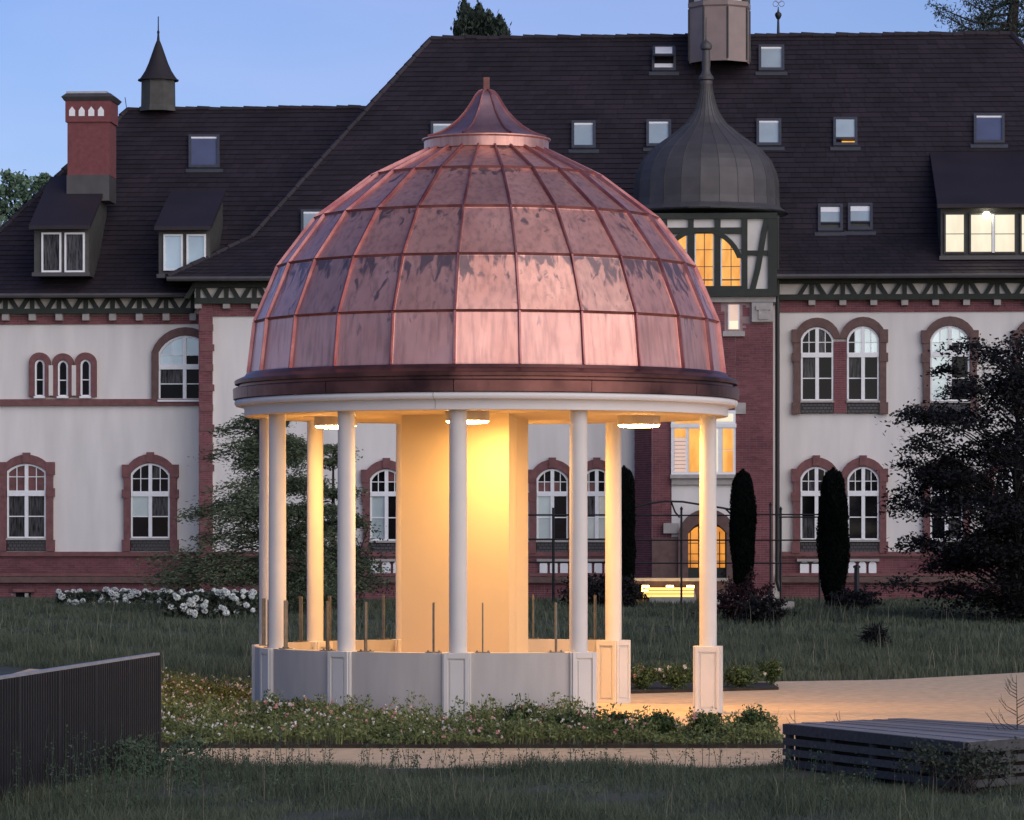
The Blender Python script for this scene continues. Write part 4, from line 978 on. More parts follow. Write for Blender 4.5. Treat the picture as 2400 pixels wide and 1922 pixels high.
for xx, yt in ((1297, 1190), (1215, 1190)):
    p = px(xx, yt, TY); m = MB(); m.tube([(p.x, TY, .3), (p.x, TY, p.z)], .045, 6); m.build('trellis_post', M['black'], tre2)
for yy in (1207, 1264, 1318):
    a, b_ = px(1200, yy, TY-.02), px(1465, yy, TY-.02); m = MB(); m.tube([a, b_], .026, 5); m.build('trellis_rail', M['black'], tre2)

# ================================================================== FENCE at the left
A_ = px(366, 1533, 41.4); B_ = px(-90, 1606, 33.4); ftop = A_.z
fn = root('metal_fence', (A_.x, A_.y, 0), 'tall anthracite metal fence of vertical bars with a pale handrail, at the left edge', 'fence')
dv = (Vector((B_.x, B_.y, 0))-Vector((A_.x, A_.y, 0))); FL = dv.length; dv.normalize(); nv_ = Vector((dv.y, -dv.x, 0))
if nv_.y > 0: nv_ = -nv_
def fseg(m, a, b_, w0, w1, z0, z1):
    o = Vector((A_.x, A_.y, 0)); P = lambda t, w_, z: o+dv*t+nv_*w_+Vector((0, 0, z))
    return m.hexa([P(a, w0, z0), P(b_, w0, z0), P(b_, w1, z0), P(a, w1, z0)], [P(a, w0, z1), P(b_, w0, z1), P(b_, w1, z1), P(a, w1, z1)])
fseg(MB(), -.03, FL, -.035, .035, ftop-.012, ftop+.015).build('handrail', M['rail'], fn)
fseg(MB(), 0, FL, -.02, -.012, .05, ftop-.03).build('backing_sheet', M['fence'], fn)
bar = None; t = .045; i = 0
o0 = Vector((A_.x, A_.y, 0))
while t < FL-.05:
    if bar is None:
        o = MB().box(-.018, .018, -.045, .02, .04, ftop-.014).build('fence_bar', M['fence'], fn, off=(0, 0, 0)); bar = o.data
    else: o = link(bpy.data.objects.new('fence_bar', bar), fn)
    q = dv*t; o.location = (q.x, q.y, 0); o.rotation_euler.z = math.atan2(dv.y, dv.x)+math.pi
    t += .098; i += 1
t = 0
while t < FL:
    fseg(MB(), t-.022, t+.022, -.04, .055, 0, ftop-.013).build('fence_post', M['fence'], fn); t += 1.55

# ================================================================== DECK at the right
dk = root('wooden_deck', (4.4, 38.5, 0), 'raised deck of weathered grey planks with slatted sides, lower right', 'platform')
L_, Fq, Rq, Bq = Vector((2.95, 40.0, 0)), Vector((4.47, 36.5, 0)), Vector((6.35, 38.5, 0)), Vector((4.34, 41.1, 0))
HT = .5; n = 15
for i in range(n):
    a0, a1 = (i+.035)/n, (i+.965)/n
    p = [L_.lerp(Bq, a0), L_.lerp(Bq, a1), Fq.lerp(Rq, a1), Fq.lerp(Rq, a0)]; h = random.uniform(-.004, .004); zt = Vector((0, 0, HT+h)); zb_ = Vector((0, 0, HT-.035))
    m = MB(); m.hexa([q+zb_ for q in (p[3], p[2], p[1], p[0])], [q+zt for q in (p[3], p[2], p[1], p[0])]); m.build('plank', M['wood'], dk)
for (p, q, nm) in ((L_, Fq, 5), (Fq, Rq, 5)):
    ax = (q-p).normalized(); out = Vector((ax.y, -ax.x, 0)); Ls = (q-p).length
    for z0, z1 in ((.385, .495), (.27, .345), (.155, .23), (.04, .115)):
        m = MB(); a = p+out*.0; m.hexa([a+Vector((0, 0, z0)), q+Vector((0, 0, z0)), q+out*.03+Vector((0, 0, z0)), a+out*.03+Vector((0, 0, z0))], [a+Vector((0, 0, z1)), q+Vector((0, 0, z1)), q+out*.03+Vector((0, 0, z1)), a+out*.03+Vector((0, 0, z1))])
        o = m.build('side_board', M['wooddk'], dk)
    for i in range(nm):
        c = p+ax*(Ls*i/(nm-1)*.97+.05); s = .045; m = MB()
        m.hexa([c-ax*s-out*.06, c+ax*s-out*.06, c+ax*s+out*(.0), c-ax*s+out*(.0)], [c-ax*s-out*.06+Vector((0, 0, .46)), c+ax*s-out*.06+Vector((0, 0, .46)), c+ax*s+Vector((0, 0, .46)), c-ax*s+Vector((0, 0, .46))]); m.build('deck_post', M['wooddk'], dk)
cen = (L_+Fq+Rq+Bq)/4; m = MB(); m.hexa([cen.lerp(q, .93)+Vector((0, 0, .0)) for q in (Fq, Rq, Bq, L_)], [cen.lerp(q, .93)+Vector((0, 0, .46)) for q in (Fq, Rq, Bq, L_)]); m.build('deck_core', M['soil'], dk)

# ================================================================== PLANTS
def spike(c, h, r_, n, m_, parent, name='foliage', flat=0., L=.06, Wd=.03):
    pass
def tree_trunk(m, base, h, r0, lean=(0, 0), seg=7):
    pts = [Vector(base)+Vector((lean[0]*t*h, lean[1]*t*h, h*t)) for t in np.linspace(0, 1, seg)]
    m.tube(pts, [r0*(1-.85*t) for t in np.linspace(0, 1, seg)], 8); return pts
def conifer(c, h, rad, n, label, L=.075, Wd=.022, mt='larch', z0=.2, name='conifer_tree', dens=1., seed=1, lv=17, skew=0):
    rs = np.random.default_rng(seed); base = Vector((c[0], c[1], gz(*c)))
    t = root(name, base, label, 'tree'); tm = MB(); tree_trunk(tm, base, h*.97, .11); P = []; D = []
    for k in range(lv):
        f = (k+rs.uniform(-.3, .3))/lv; f = min(max(f, .02), .97); z = base.z+z0+(h-z0)*f+rs.normal()*.16; rl = rad*(1-f*.72)**.8
        for j in range(rs.integers(5, 8)):
            a = rs.uniform(0, 2*math.pi); ln = rl*rs.uniform(.35, 1.25)*(1+skew*(-math.cos(a)))
            seg = 9; pts = []; up_ = rs.normal()*.16
            for s in range(seg):
                u = s/(seg-1); pts.append(Vector((base.x+math.cos(a+.25*math.sin(3*u))*ln*u, base.y+math.sin(a)*ln*u, z+(.35+up_)*ln*u-.42*ln*u*u+rs.normal()*.02)))
            tm.tube(pts, [.030*(1-.8*s/(seg-1)) for s in range(seg)], 4, False)
            nn_ = int(n*ln/rl/19*dens)
            u = rs.beta(1.6, 1.1, nn_)*1.0; idx = u*(seg-1); i0 = np.clip(idx.astype(int), 0, seg-2); fr = idx-i0
            pa = np.array([list(p) for p in pts]); q = pa[i0]*(1-fr[:, None])+pa[i0+1]*fr[:, None]
            sd_ = rs.normal(size=(nn_, 3))*np.array([1, 1, .33])*(.05+.16*(1-np.abs(u-.6)))[:, None]*(ln**.5)
            cl = np.sin(u*23+a*7)*.06; q = q+sd_; q[:, 2] += cl*.6-np.abs(sd_[:, 0]+sd_[:, 1])*.15
            P.append(q); dd_ = np.tile(np.array([math.cos(a), math.sin(a), -.1]), (nn_, 1)); D.append(dd_)
    tm.build('trunk', M['bark'], t); P = np.concatenate(P); D = np.concatenate(D)
    o = npmesh('crown', leaves(P, L, Wd, .2, D), 4, M[mt], t); return t
larch = conifer((-6.15, 98.5), 5.3, 2.65, 9200, 'loose green conifer with layered branches left of and behind the pavilion', L=.12, Wd=.036, seed=4, skew=.25, lv=24)
conifer((-4.9, 101.5), 4.6, 1.35, 5000, 'darker conifer seen between the left pavilion columns', L=.12, Wd=.04, seed=9, lv=12)
# dark beech at the right
def broadleaf(c, h, rad, n, label, mt, L, Wd, flat=.5, name='broadleaf_tree', seed=2, clumps=120, zc=.55, trunk=True, zr=.5, csz=.5, sq=1., lay=1.):
    rs = np.random.default_rng(seed); base = Vector((c[0], c[1], gz(*c) if abs(c[1]) < 112 else .47)); t = root(name, base, label, 'tree')
    tm = MB(); tree_trunk(tm, base, h*.85, .16); P = []
    for k in range(clumps):
        v = rs.normal(size=3); v /= np.linalg.norm(v); rr = rs.uniform(.25, 1)**.6*(rs.uniform(.9, 1.25) if k % 4 == 0 else 1)
        cp_ = np.array([base.x+v[0]*rad*rr*sq, base.y+v[1]*rad*rr, base.z+h*zc+v[2]*h*zr*rr*(1 if v[2] > 0 else .95)])
        if cp_[2] < base.z+.15: cp_[2] = base.z+.15+rs.uniform(0, .5)
        st_ = Vector((base.x, base.y, max(base.z+.3, cp_[2]-.45*math.hypot(cp_[0]-base.x, cp_[1]-base.y)-.2)))
        mid = st_.lerp(Vector(cp_), .55)+Vector((0, 0, .15)); tm.tube([st_, mid, Vector(cp_)], [.028, .014, .005], 4, False)
        m_ = int(n/clumps*rs.uniform(.6, 1.4)); s_ = csz*rs.uniform(.6, 1.3)
        q = cp_+rs.normal(size=(m_, 3))*np.array([s_, s_, s_*.42*lay]); q[:, 2] -= (lay < 1)*.25*np.abs(q[:, 0]-cp_[0]); P.append(q)
    tm.build('trunk', M['bark'], t); npmesh('crown', leaves(np.concatenate(P), L, Wd, flat), 4, M[mt], t); return t
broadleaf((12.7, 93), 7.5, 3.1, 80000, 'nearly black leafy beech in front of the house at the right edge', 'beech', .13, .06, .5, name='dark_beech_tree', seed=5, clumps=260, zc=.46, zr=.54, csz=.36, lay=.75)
# clipped cypresses
cyp = None
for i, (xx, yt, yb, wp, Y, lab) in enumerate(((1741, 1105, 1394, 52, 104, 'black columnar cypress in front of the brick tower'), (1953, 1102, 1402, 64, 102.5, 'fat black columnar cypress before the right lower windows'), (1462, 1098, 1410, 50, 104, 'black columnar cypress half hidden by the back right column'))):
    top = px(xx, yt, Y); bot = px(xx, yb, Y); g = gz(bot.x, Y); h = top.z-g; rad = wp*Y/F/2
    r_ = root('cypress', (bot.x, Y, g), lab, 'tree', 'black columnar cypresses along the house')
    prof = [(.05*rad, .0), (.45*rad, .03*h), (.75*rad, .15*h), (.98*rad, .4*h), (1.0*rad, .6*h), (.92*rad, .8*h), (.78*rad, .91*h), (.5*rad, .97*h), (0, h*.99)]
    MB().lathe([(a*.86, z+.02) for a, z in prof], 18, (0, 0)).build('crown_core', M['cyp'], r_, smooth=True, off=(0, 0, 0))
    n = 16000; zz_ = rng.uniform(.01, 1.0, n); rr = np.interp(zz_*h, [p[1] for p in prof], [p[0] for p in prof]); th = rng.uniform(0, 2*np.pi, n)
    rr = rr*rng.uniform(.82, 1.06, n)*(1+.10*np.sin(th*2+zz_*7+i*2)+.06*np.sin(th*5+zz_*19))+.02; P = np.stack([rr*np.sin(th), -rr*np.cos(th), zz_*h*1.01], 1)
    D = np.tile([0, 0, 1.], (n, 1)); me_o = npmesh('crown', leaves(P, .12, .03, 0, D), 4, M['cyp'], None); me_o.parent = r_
    MB().tube([(0, 0, 0), (0, 0, .4)], .06, 6).build('trunk', M['bark'], r_, off=(0, 0, 0))
# trees behind the roofs
def behind(xx, yt, wpx, Y, label, mt, n, seed, h_extra=60, name='pine_tree'):
    pass
p = px(1118, 20, 150); 
rs = np.random.default_rng(3); t = root('yew_tree', (p.x, 150, .47), 'dark green tree top rising behind the ridge, left of centre', 'tree')
MB().tube([(p.x, 150, .47), (p.x, 150, 22)], [.4, .15], 8).build('trunk', M['bark'], t); P = []
for (xa, ya, rx) in ((1090, 30, 14), (1088, 55, 22), (1108, 48, 18), (1124, 40, 14), (1125, 62, 26), (1148, 55, 14), (1150, 75, 22), (1170, 62, 12), (1178, 82, 16), (1090, 88, 28), (1125, 92, 40), (1088, 18, 6), (1123, 26, 6), (1147, 44, 5), (1170, 52, 5), (1183, 70, 4), (1165, 95, 24), (1075, 70, 12)):
    c = np.array(px(xa, ya, 150)); r_ = rx*150/F*.62; P.append(c+rs.normal(size=(900, 3))*np.array([r_*.62, .8, r_*.75]))
npmesh('crown', leaves(np.concatenate(P), .22, .08, 0, np.tile([0, 0, 1.], (len(np.concatenate(P)), 1))), 4, M['pine'], t)
# thin pine, upper right corner
p = px(2375, 40, 140); t = root('pine_tree', (p.x, 140, .47), 'sparse pine with bare branches behind the ridge in the upper right corner', 'tree')
tm = MB(); tm.tube([(p.x-.3, 140, .47), (p.x, 140, 18), tuple(px(2372, 50, 140)), tuple(px(2388, -60, 140))], [.4, .3, .22, .1], 8); P = []
for (x0, y0, x1, y1) in ((2370, 58, 2182, 10), (2372, 70, 2200, 30), (2365, 58, 2240, 70), (2375, 85, 2262, 78), (2380, 30, 2265, 2), (2385, 0, 2290, -15), (2375, 50, 2420, 30), (2375, 78, 2430, 60), (2384, 10, 2430, -10), (2330, 20, 2300, 40), (2378, 95, 2290, 90), (2385, -10, 2330, -30)):
    a, b_ = Vector(px(x0, y0, 140)), Vector(px(x1, y1, 140)); mid = a.lerp(b_, .5)+Vector((0, rs.uniform(-.6, .6), -.35)); tm.tube([a, mid, b_], [.07, .04, .012], 5)
    for s in np.linspace(.25, 1, 11):
        q = (a.lerp(mid, s*2) if s < .5 else mid.lerp(b_, s*2-1)); sp = .30 if s < .85 else .12
        P.append(np.array(q)+rs.normal(size=(int(62*(1.1-s*.5)), 3))*np.array([sp, .45, sp*.55]))
tm.build('trunk', M['bark'], t); P = np.concatenate(P); npmesh('crown', leaves(P, .17, .045, 0), 4, M['pine'], t)
# light tree, left edge
p = px(50, 460, 135); t = root('broadleaf_tree', (p.x, 135, .47), 'pale green broadleaf tree behind the left roof slope', 'tree')
tm = MB(); tm.tube([(p.x, 135, .47), (p.x, 135, 12), tuple(px(60, 440, 135))], [.4, .25, .05], 8); P = []
for (xa, ya, rx) in ((20, 415, 12), (50, 425, 22), (15, 450, 24), (60, 455, 24), (90, 440, 16), (110, 418, 7), (5, 490, 30), (50, 490, 30), (90, 475, 20), (-30, 480, 30), (10, 530, 34), (-20, 440, 20), (95, 425, 8), (118, 432, 6)):
    c = np.array(px(xa, ya, 135)); r_ = rx*135/F*.55; P.append(c+rs.normal(size=(230, 3))*np.array([r_*.8, .6, r_*.7])); tm.tube([tuple(px(45, 520, 135)), tuple(c)], [.05, .012], 4)
tm.build('trunk', M['bark'], t); npmesh('crown', leaves(np.concatenate(P), .22, .12, .1), 4, M['ltree'], t)

# hydrangeas along the house
hl = ['white hydrangea bush at the left end of the row, near the basement window', 'low white hydrangea bush, second in the row along the left wing', 'white hydrangea bush in the middle of the row along the left wing', 'white hydrangea bush, nearer the camera, just left of the conifer', 'white hydrangea bush below the lowest conifer branches, second from the right end of the row', 'white hydrangea bush under the conifer, rightmost of the row, near the leftmost column']
for i, (xx, yy, wd) in enumerate(((185, 1397, 42), (265, 1396, 48), (355, 1398, 46), (432, 1394, 44), (500, 1392, 40), (560, 1392, 40))):
    Y = 106. if i < 3 else 95.; yy += 0 if i < 3 else 6; c = px(xx, yy, Y); g = gz(c.x, Y); r_ = root('hydrangea_bush', (c.x, Y, g), hl[i], 'bush', 'white hydrangeas along the house'); wr = wd*Y/F
    n = 50; heads = []; hc = []
    for k in range(n):
        q = np.array([c.x+rng.uniform(-wr, wr), Y-rng.uniform(.0, .75), c.z+rng.uniform(-.45, .16)]); hc.append(q)
        v = rng.normal(size=(110, 3)); v /= np.linalg.norm(v, axis=1)[:, None]; heads.append(q+v*rng.uniform(.055, .105)*(.8 if i > 2 else 1)*np.array([1, 1, .9]))
    npmesh('flower_heads', leaves(np.concatenate(heads), .05, .045), 4, M['hydr'], r_)
    q = np.stack([c.x+rng.uniform(-wr*1.1, wr*1.1, 5000), Y+rng.uniform(-.6, .6, 5000), g+rng.uniform(0, c.z-g+.1, 5000)], 1)
    npmesh('foliage', leaves(q, .13, .08), 4, M['hydl'], r_)
    m = MB()
    for k in range(0, n, 2): m.tube([(c.x+rng.uniform(-.1, .1), Y, g), tuple(hc[k])], .012, 4, False)
    m.build('stems', M['bark'], r_)
# dark shrubs near the trellis
for (xx, yb, w_, h, Y, mt, lab, nm) in ((1740, 1480, .75, 1.05, 93, 'redtwig', 'dark red-leaved shrub below the tower cypress', 'dark_shrub'), (1790, 1500, .5, .7, 91, 'beech', 'low black shrub in the grass right of the red-leaved shrub', 'dark_shrub'),
        (1455, 1420, .6, .9, 103, 'beech', 'dark shrub at the left end of the lit garden wall', 'dark_shrub'), (2003, 1425, .6, .55, 101, 'beech', 'small dark shrub right of the fat cypress', 'dark_shrub'), (2052, 1530, .26, .55, 79, 'beech', 'small dark bush in the meadow right of the pavilion', 'dark_shrub'),
        (800, 1400, 1.3, 2.4, 104, 'hydl', 'dark bush seen between the second and third front columns', 'dark_shrub'), (1385, 1430, .8, .9, 103, 'beech', 'dark bush seen just left of the back right column', 'dark_shrub')):
    X_ = px(xx, yb, Y).x; g = gz(X_, Y); r_ = root(nm, (X_, Y, g), lab, 'shrub'); n = 4200
    v = rng.normal(size=(n, 3)); v /= np.linalg.norm(v, axis=1)[:, None]; v *= rng.uniform(.3, 1, n)[:, None]**.6; lump = 1+.30*np.sin(v[:, 0]*9+xx)*np.cos(v[:, 2]*8+xx)+rng.normal(size=n)*.16+.25*np.sin(np.arctan2(v[:, 0], v[:, 2])*9+xx)
    q = np.array([X_, Y, g+h*.45])+v*np.array([w_, w_, h*.52])*lump[:, None]; q[:, 2] = np.maximum(q[:, 2], g+.02); npmesh('foliage', leaves(q[:700], .17, .03, 0, v[:700]) if Y == 79 else leaves(q, .10, .05), 4, M[mt], r_)
    m = MB()
    for k in range(9): e = q[rng.integers(n)]; m.tube([(X_, Y, g), tuple(e)], .014, 4, False)
    m.build('stems', M['bark'], r_)
p = px(2008, 1340, 101); r_ = root('garden_post', (p.x, 101, gz(p.x, 101)), 'short black post standing right of the fat cypress', 'post'); MB().tube([(p.x, 101, .3), (p.x, 101, p.z+.1)], [.09, .07], 8).build('post_shaft', M['black'], r_); MB().lathe([(.1, p.z+.1), (.1, p.z+.16), (0, p.z+.2)], 8, (p.x, 101)).build('post_cap', M['black'], r_)

# flower beds --------------------------------------------------------
def bed_back(x):
    if x < PC.x-3.5: return float(np.interp(x, [-5.8, -3.9], [61.5, 58.5]))
    dx = x-PC.x
    cy = 52.6-math.sqrt(max(0, 3.42**2-dx*dx)) if abs(dx) < 3.42 else 99
    if x < .9: return min(cy, 60)
    return min(cy, 46.9-.35*(x-.9)/2.3)
XB0, XB1 = -6.1, 3.23
V = []; Fc = []; X = np.linspace(XB0, XB1, 150)
for x in X: V += [(x, 43.85, .05), (x, bed_back(x), .05), (x, 43.85, .0), (x, bed_back(x), .0)]
for i in range(len(X)-1): Fc += [(4*i, 4*i+4, 4*i+5, 4*i+1), (4*i+2, 4*i+6, 4*i+4, 4*i)]
me = bpy.data.meshes.new('flower_bed'); me.from_pydata(V, [], Fc); me.materials.append(M['soil']); tag(link(bpy.data.objects.new('flower_bed', me)), kind='structure')
m = MB(); y0, y1 = ypx(1628), ypx(1606); x0, x1 = px(1440, 0, 59).x, px(1835, 0, 59).x; m.hexa([(x0, y0, 0), (x1, y0+1.6, 0), (x1, y1, 0), (x0, y1, 0)], [(x0, y0, .05), (x1, y0+1.6, .05), (x1, y1, .05), (x0, y1, .05)])
tag(m.build('flower_bed', M['soil']), kind='structure')
def scatter_bed(n, fx):
    out = []
    while len(out) < n:
        x = rng.uniform(XB0, XB1); y = rng.uniform(43.78, 61); 
        if y < bed_back(x)-.08: out.append((x, y))
    return np.array(out)
def bedh(x, y):
    h = .20+.11*np.sin(x*2.1+.5)+.08*np.sin(x*5.3+y*2)+.07*np.sin(x*9+y*4)+.05*np.sin(x*17-y*7)
    return np.clip(h*.66, .05, .30)
pts = scatter_bed(80000, 0); H = bedh(pts[:, 0], pts[:, 1])
# clumps
P = np.stack([pts[:, 0], pts[:, 1], .05+H*rng.uniform(.15, 1, len(pts))**.7], 1)
tag(npmesh('bed_foliage', leaves(P, .055, .026), 4, M['bedleaf']), 'low mixed ground-cover leaves filling the flower bed in front of the pavilion', 'ground cover', kind='stuff')
tag(bladeobj('bed_grass', np.stack([pts[::9, 0], pts[::9, 1], 0*pts[::9, 0]+.05], 1), H[::9]*1.3, .010, M['bedleaf'], .5), 'thin stalks growing through the flower bed in front of the pavilion', 'ground cover', kind='stuff')
f = scatter_bed(1000, 0); f = f[(f[:, 0] < 1.6)]; fh = bedh(f[:, 0], f[:, 1])+.05
def heads(F3, rad, k=9):
    out = []
    for q in F3:
        v = rng.normal(size=(k, 3)); v /= np.linalg.norm(v, axis=1)[:, None]; out.append(q+v*rad*rng.uniform(.5, 1.2))
    return np.concatenate(out)
F3 = np.stack([f[:, 0], f[:, 1], .05+fh*rng.uniform(.75, 1.1, len(f))], 1); sel = rng.uniform(size=len(F3)); sel[F3[:, 0] < -3.6] *= .8
tag(npmesh('bed_flowers', leaves(heads(F3[sel < .72], .013), .024, .02), 4, M['whitefl']), 'scattered small white blossoms over the flower bed', 'flowers', kind='stuff')
tag(npmesh('bed_flowers', leaves(heads(F3[sel >= .72], .018), .032, .026), 4, M['pinkfl']), 'scattered pink blossoms over the flower bed', 'flowers', kind='stuff')
m = MB(); P = []
for k in range(190):
    x = rng.uniform(-5.6, 1.4) if k % 5 else rng.uniform(1.4, 3.1); y = rng.uniform(44.1, min(bed_back(x)-.15, 49.3))
    h = rng.uniform(.2, .46)*(1 if x < 1.4 else .8); lx, ly = rng.normal(size=2)*.07; tip = Vector((x+lx, y+ly, .05+h)); m.tube([(x, y, .05), (x+lx*.3, y+ly*.3, .05+h*.5), tip], [.005, .004, .002], 4, False)
    for s in rng.uniform(.3, 1, 34): P.append([x+lx*s+rng.normal()*.04, y+ly*s+rng.normal()*.04, .05+h*s])
tag(m.build('bed_stalks', M['bedleaf']), 'taller stalks rising irregularly from the flower bed before the parapet', 'ground cover', kind='stuff')
tag(npmesh('bed_foliage', leaves(np.array(P), .05, .026), 4, M['bedleaf']), 'leaves on the taller stalks of the flower bed before the parapet', 'ground cover', kind='stuff')
def rosebush(x, y, w_, h, label, white=8, pink=0, n=1500, red=0, z=.05):
    r_ = root('rose_bush', (x, y, z), label, 'rose bush', 'rose bushes in the pavilion flower beds'); m = MB(); P = []; tips = []
    for k in range(14):
        a = rng.uniform(0, 2*math.pi); rr = rng.uniform(.2, 1)*w_; tip = Vector((x+math.cos(a)*rr, y+math.sin(a)*rr, z+h*rng.uniform(.6, 1.12)*(1-.3*rr/w_))); mid = Vector((x+math.cos(a)*rr*.35, y+math.sin(a)*rr*.35, z+h*.45))
        m.tube([(x, y, z), mid, tip], [.008, .006, .003], 4, False); tips.append(tip)
        for s in rng.beta(2.2, 1.3, n//14):
            q = mid.lerp(tip, (s-.3)/.7) if s > .3 else Vector((x, y, z)).lerp(mid, s/.3); P.append(np.array(q)+rng.normal(size=3)*w_*.17)
    m.build('stems', M['bark'], r_); npmesh('foliage', leaves(np.array(P), .05, .03), 4, M['roseleaf'], r_)
    for cnt_, mt in ((white, 'whitefl'), (pink, 'pinkfl'), (red, 'redfl')):
        if cnt_: npmesh('blossoms', leaves(heads([np.array(tips[k % 14])+rng.normal(size=3)*.03 for k in range(cnt_)], .026, 16), .045, .04), 4, M[mt], r_)
def PX(x, y): return px(x, y, ypx(y))
for (a, yy, w_, h, lab, wh, pk, rd_) in ((640, 1725, .30, .42, 'rose bush with white and pink blossoms at the lower left corner of the pavilion', 10, 6, 0), (1230, 1730, .28, .38, 'rose bush thick with white blossoms below the front right parapet', 16, 0, 0),
        (1330, 1735, .22, .30, 'green rose bush in front of the front right pedestal', 3, 2, 0), (1452, 1740, .16, .34, 'rose bush with a dark red blossom against the orange floor', 1, 0, 3), (1545, 1738, .26, .30, 'wide rose bush before the orange floor, right of the dark red rose', 2, 0, 0),
        (1655, 1740, .26, .34, 'thin twiggy rose bush below the free-standing pillar', 2, 2, 0), (1765, 1742, .24, .36, 'upright green rose bush, rightmost in the front bed beside the deck', 1, 0, 0)):
    q = PX(a, yy); rosebush(q.x, q.y, w_, h, lab, wh, pk, 1500, rd_)
for (a, yy, w_, h, lab, wh, pk) in ((1500, 1622, .38, .36, 'rose bush with pink and white blossoms behind the pavilion, left of the free-standing pillar', 5, 5), (1585, 1622, .42, .38, 'rose bush topped with white blossoms just left of the free-standing pillar', 12, 0), (1733, 1618, .36, .30, 'dark low rose bush just right of the free-standing pillar', 4, 0), (1808, 1612, .24, .42, 'small upright rose bush at the end of the rear flower bed', 3, 0)):
    q = PX(a, yy); rosebush(q.x, q.y, w_, h, lab, wh, pk, 2200)

# meadow grass -------------------------------------------------------
def meadow(n, x0, x1, y0, y1, keep, H, Wd, name, label, m_='grass', lean=.5):
    P = np.stack([rng.uniform(x0, x1, n), rng.uniform(y0, y1, n)], 1)
    hh_ = 0; w_ = np.abs(P[:, 0]) < P[:, 1]*1330/F+.6; P = P[w_]
    k_ = np.array([keep(a, b_) for a, b_ in P]); P = P[k_]
    z = np.array([gz(a, b_) for a, b_ in P])-.02
    hh = H*(.75+.30*np.sin(P[:, 0]*1.7+P[:, 1]*.8)+.2*np.sin(P[:, 0]*4.1-P[:, 1]*2.3)).clip(.3, 1.4)
    return tag(bladeobj(name, np.stack([P[:, 0], P[:, 1], z], 1), hh, Wd, M[m_], lean), label, 'grass', kind='stuff')
def indeck(x, y):
    q = Vector((x, y, 0)); s = [L_, Fq, Rq, Bq]; return all((s[(i+1) % 4]-s[i]).cross(q-s[i]).z > -.02 for i in range(4))
edge = lambda x: FRONT+.12*math.sin(x*1.1)+.25*math.sin(x*3.1)+.12*math.sin(x*8.7)
meadow(120000, -7, 7, 30.5, 41, lambda x, y: y < edge(x) and not indeck(x, y), .17, .0075, 'meadow_grass', 'dark unmown grass along the lower edge of the photo', lean=.8)
meadow(26000, -7, 7, 39.0, 41.0, lambda x, y: y < edge(x)+.15 and not indeck(x, y), .14, .007, 'meadow_grass', 'dark grass fringe along the near edge of the path', lean=.7)
meadow(170000, -20, 20, 61, 84, lambda x, y: y > backY(x)+.1, .26, .016, 'meadow_grass', 'dark tall meadow grass behind the pavilion', lean=.6)
meadow(110000, -20, 20, 84, 111, lambda x, y: y < 110.5, .20, .024, 'meadow_grass', 'dark tall meadow grass close to the manor house', lean=.6)
for (n_, xa, y0, y1, H_, W_, lab) in ((420, 6.5, 31, 40, .42, .0045, 'thin pale seed stalks standing above the near grass'), (900, 14, 63, 100, .62, .011, 'thin pale seed stalks in the meadow behind the pavilion')):
    P = np.stack([rng.uniform(-xa, xa, n_), rng.uniform(y0, y1, n_)], 1)
    P = np.array([(a, b_, gz(a, b_)) for a, b_ in P if not indeck(a, b_) and (b_ < 41 or b_ > backY(a)+.2) and abs(a) < b_*.15])
    tag(bladeobj('seed_stalks', P, H_, W_, M['weedpale'], .35), lab, 'grass', kind='stuff')
# weeds: leafy stalks at the path edge and through the near grass
P = []; m = MB()
for k in range(330):
    tall = k >= 240
    x = rng.uniform(-5.2, 5.2) if not tall else rng.uniform(-4.9, -1.8); y = rng.uniform(33, 37.5) if tall else rng.uniform(32.5, 40.2) if k % 2 else rng.uniform(38.5, 40.3)
    if indeck(x, y) or abs(x) > y*.142: continue
    h = rng.uniform(.3, .75) if tall else rng.uniform(.18, .42); lx, ly = rng.normal(size=2)*.05; tip = Vector((x+lx, y+ly, h)); m.tube([(x, y, 0), (x+lx*.3, y+ly*.3, h*.5), tip], [.004, .003, .0015], 4, False)
    for s in rng.uniform(.35, 1, 16): P.append([x+lx*s+rng.normal()*.022, y+ly*s+rng.normal()*.02, h*s])
o = m.build('weed_stalks', M['weed']); tag(o, 'thin stalks of weeds standing in the near grass', 'weeds', kind='stuff')
tag(npmesh('weed_leaves', leaves(np.array(P), .035, .015), 4, M['weed']), 'small leaves of the weeds in the near grass', 'weeds', kind='stuff')
q = np.stack([rng.uniform(-5.5, 8, 900), rng.uniform(40.4, 43.9, 900), np.full(900, .012)], 1); q = q[(rng.uniform(size=900) < np.exp(-np.minimum(np.abs(q[:, 1]-43.8), np.abs(q[:, 1]-40.4))*2.2))]
V_ = leaves(q, .05, .03, .96); V_[:, :, 2] = np.clip(V_[:, :, 2], .009, .02)
tag(npmesh('fallen_leaves', V_, 4, M['fallen']), 'small fallen leaves scattered along the edges of the front path', 'leaves', kind='stuff')
# leafy weeds against fence foot
q = np.stack([rng.uniform(-4.9, -3.3, 2600), rng.uniform(38.4, 40.6, 2600), rng.uniform(.02, .40, 2600)**1.0], 1); q[:, 2] *= (.5+.5*np.sin(q[:, 0]*5)**2)
tag(npmesh('weed_leaves', leaves(q, .06, .028), 4, M['weed']), 'bushy weeds at the right foot of the metal fence', 'weeds', kind='stuff')
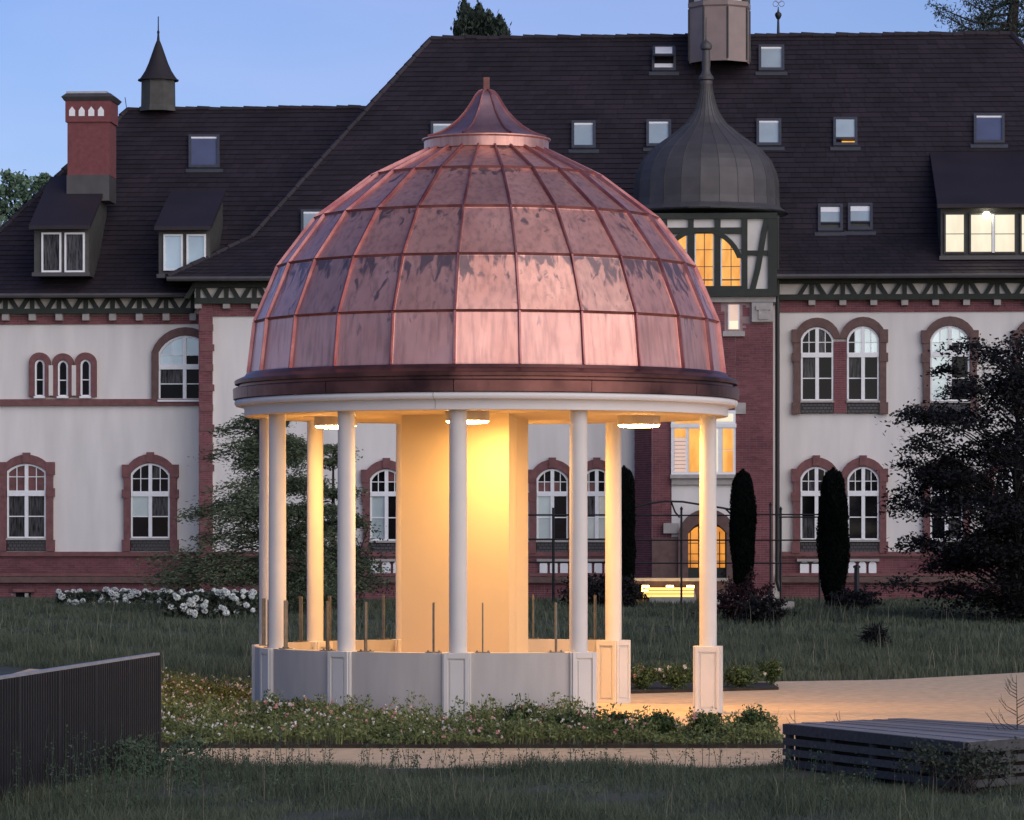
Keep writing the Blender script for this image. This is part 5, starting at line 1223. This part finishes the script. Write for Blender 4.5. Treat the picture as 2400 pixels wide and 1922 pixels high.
# leafless sapling by the deck, twiggy bramble over the deck corner
def twig(name, base, h, label, n, spread, seed, cat='sapling'):
    rs = np.random.default_rng(seed); r_ = root(name, base, label, cat); m = MB(); b0 = Vector(base); top = b0+Vector((rs.normal()*.02, 0, h)); m.tube([b0, b0.lerp(top, .5)+Vector((.01, 0, 0)), top], [.008, .006, .002], 5, False); m.build('stem', M['bark'], r_); m = MB()
    for k in range(n):
        s = .12+.82*k/n; p0 = b0.lerp(top, s); a = rs.choice([-1, 1])*1.0; ln = spread*(1.1-s)*rs.uniform(.7, 1.2); p1 = p0+Vector((a*ln*.6, rs.normal()*.1*ln, ln*.35)); p2 = p0+Vector((a*ln, rs.normal()*.2*ln, ln*.9))
        m.tube([p0, p1, p2], [.0045, .003, .0012], 4, False)
        for j in range(3): c = p1.lerp(p2, j/3); m.tube([c, c+Vector((a*.03*rs.uniform(.3, 1.5), 0, .07*rs.uniform(.4, 1.4)))], .0015, 3, False)
    m.build('twigs', M['bark'], r_); return r_
q = px(2382, 1728, 38.7); twig('bare_sapling', (q.x, 38.7, HT-.4), .4+(px(2382, 1582, 38.7).z-HT), 'leafless sapling with thin twigs rising by the deck at the right edge', 22, .34, 11)
for (xx, yy, Y, h, lab, sd__) in ((1868, 1692, 40.3, .62, 'dry twig poking up behind the left corner of the deck', 4), (1978, 1688, 40.6, .60, 'small dry sprig behind the middle of the deck', 8)):
    c = px(xx, yy, Y); twig('dry_twig', (c.x, Y+.2, .0), h, lab, 6, .12, sd__, 'twig')
rs = np.random.default_rng(21); r_ = root('bramble', (4.42, 36.45, 0), 'dark bramble climbing over the near corner of the deck', 'bramble'); m = MB(); P = []
for k in range(46):
    a = rs.uniform(-1.3, 1.0); h = rs.uniform(.2, .52); p0 = Vector((4.35+rs.normal()*.25, 36.35-abs(rs.normal())*.1, 0)); p2 = p0+Vector((a*.55, rs.uniform(-.1, .3), h)); p1 = p0.lerp(p2, .5)+Vector((0, 0, .1)); m.tube([p0, p1, p2], [.006, .004, .002], 4, False)
    for s in rs.uniform(.2, 1, 34): P.append(np.array(p1.lerp(p2, s))+rs.normal(size=3)*.035)
m.build('canes', M['bark'], r_); npmesh('leaves', leaves(np.array(P), .045, .026), 4, M['hydl'], r_)
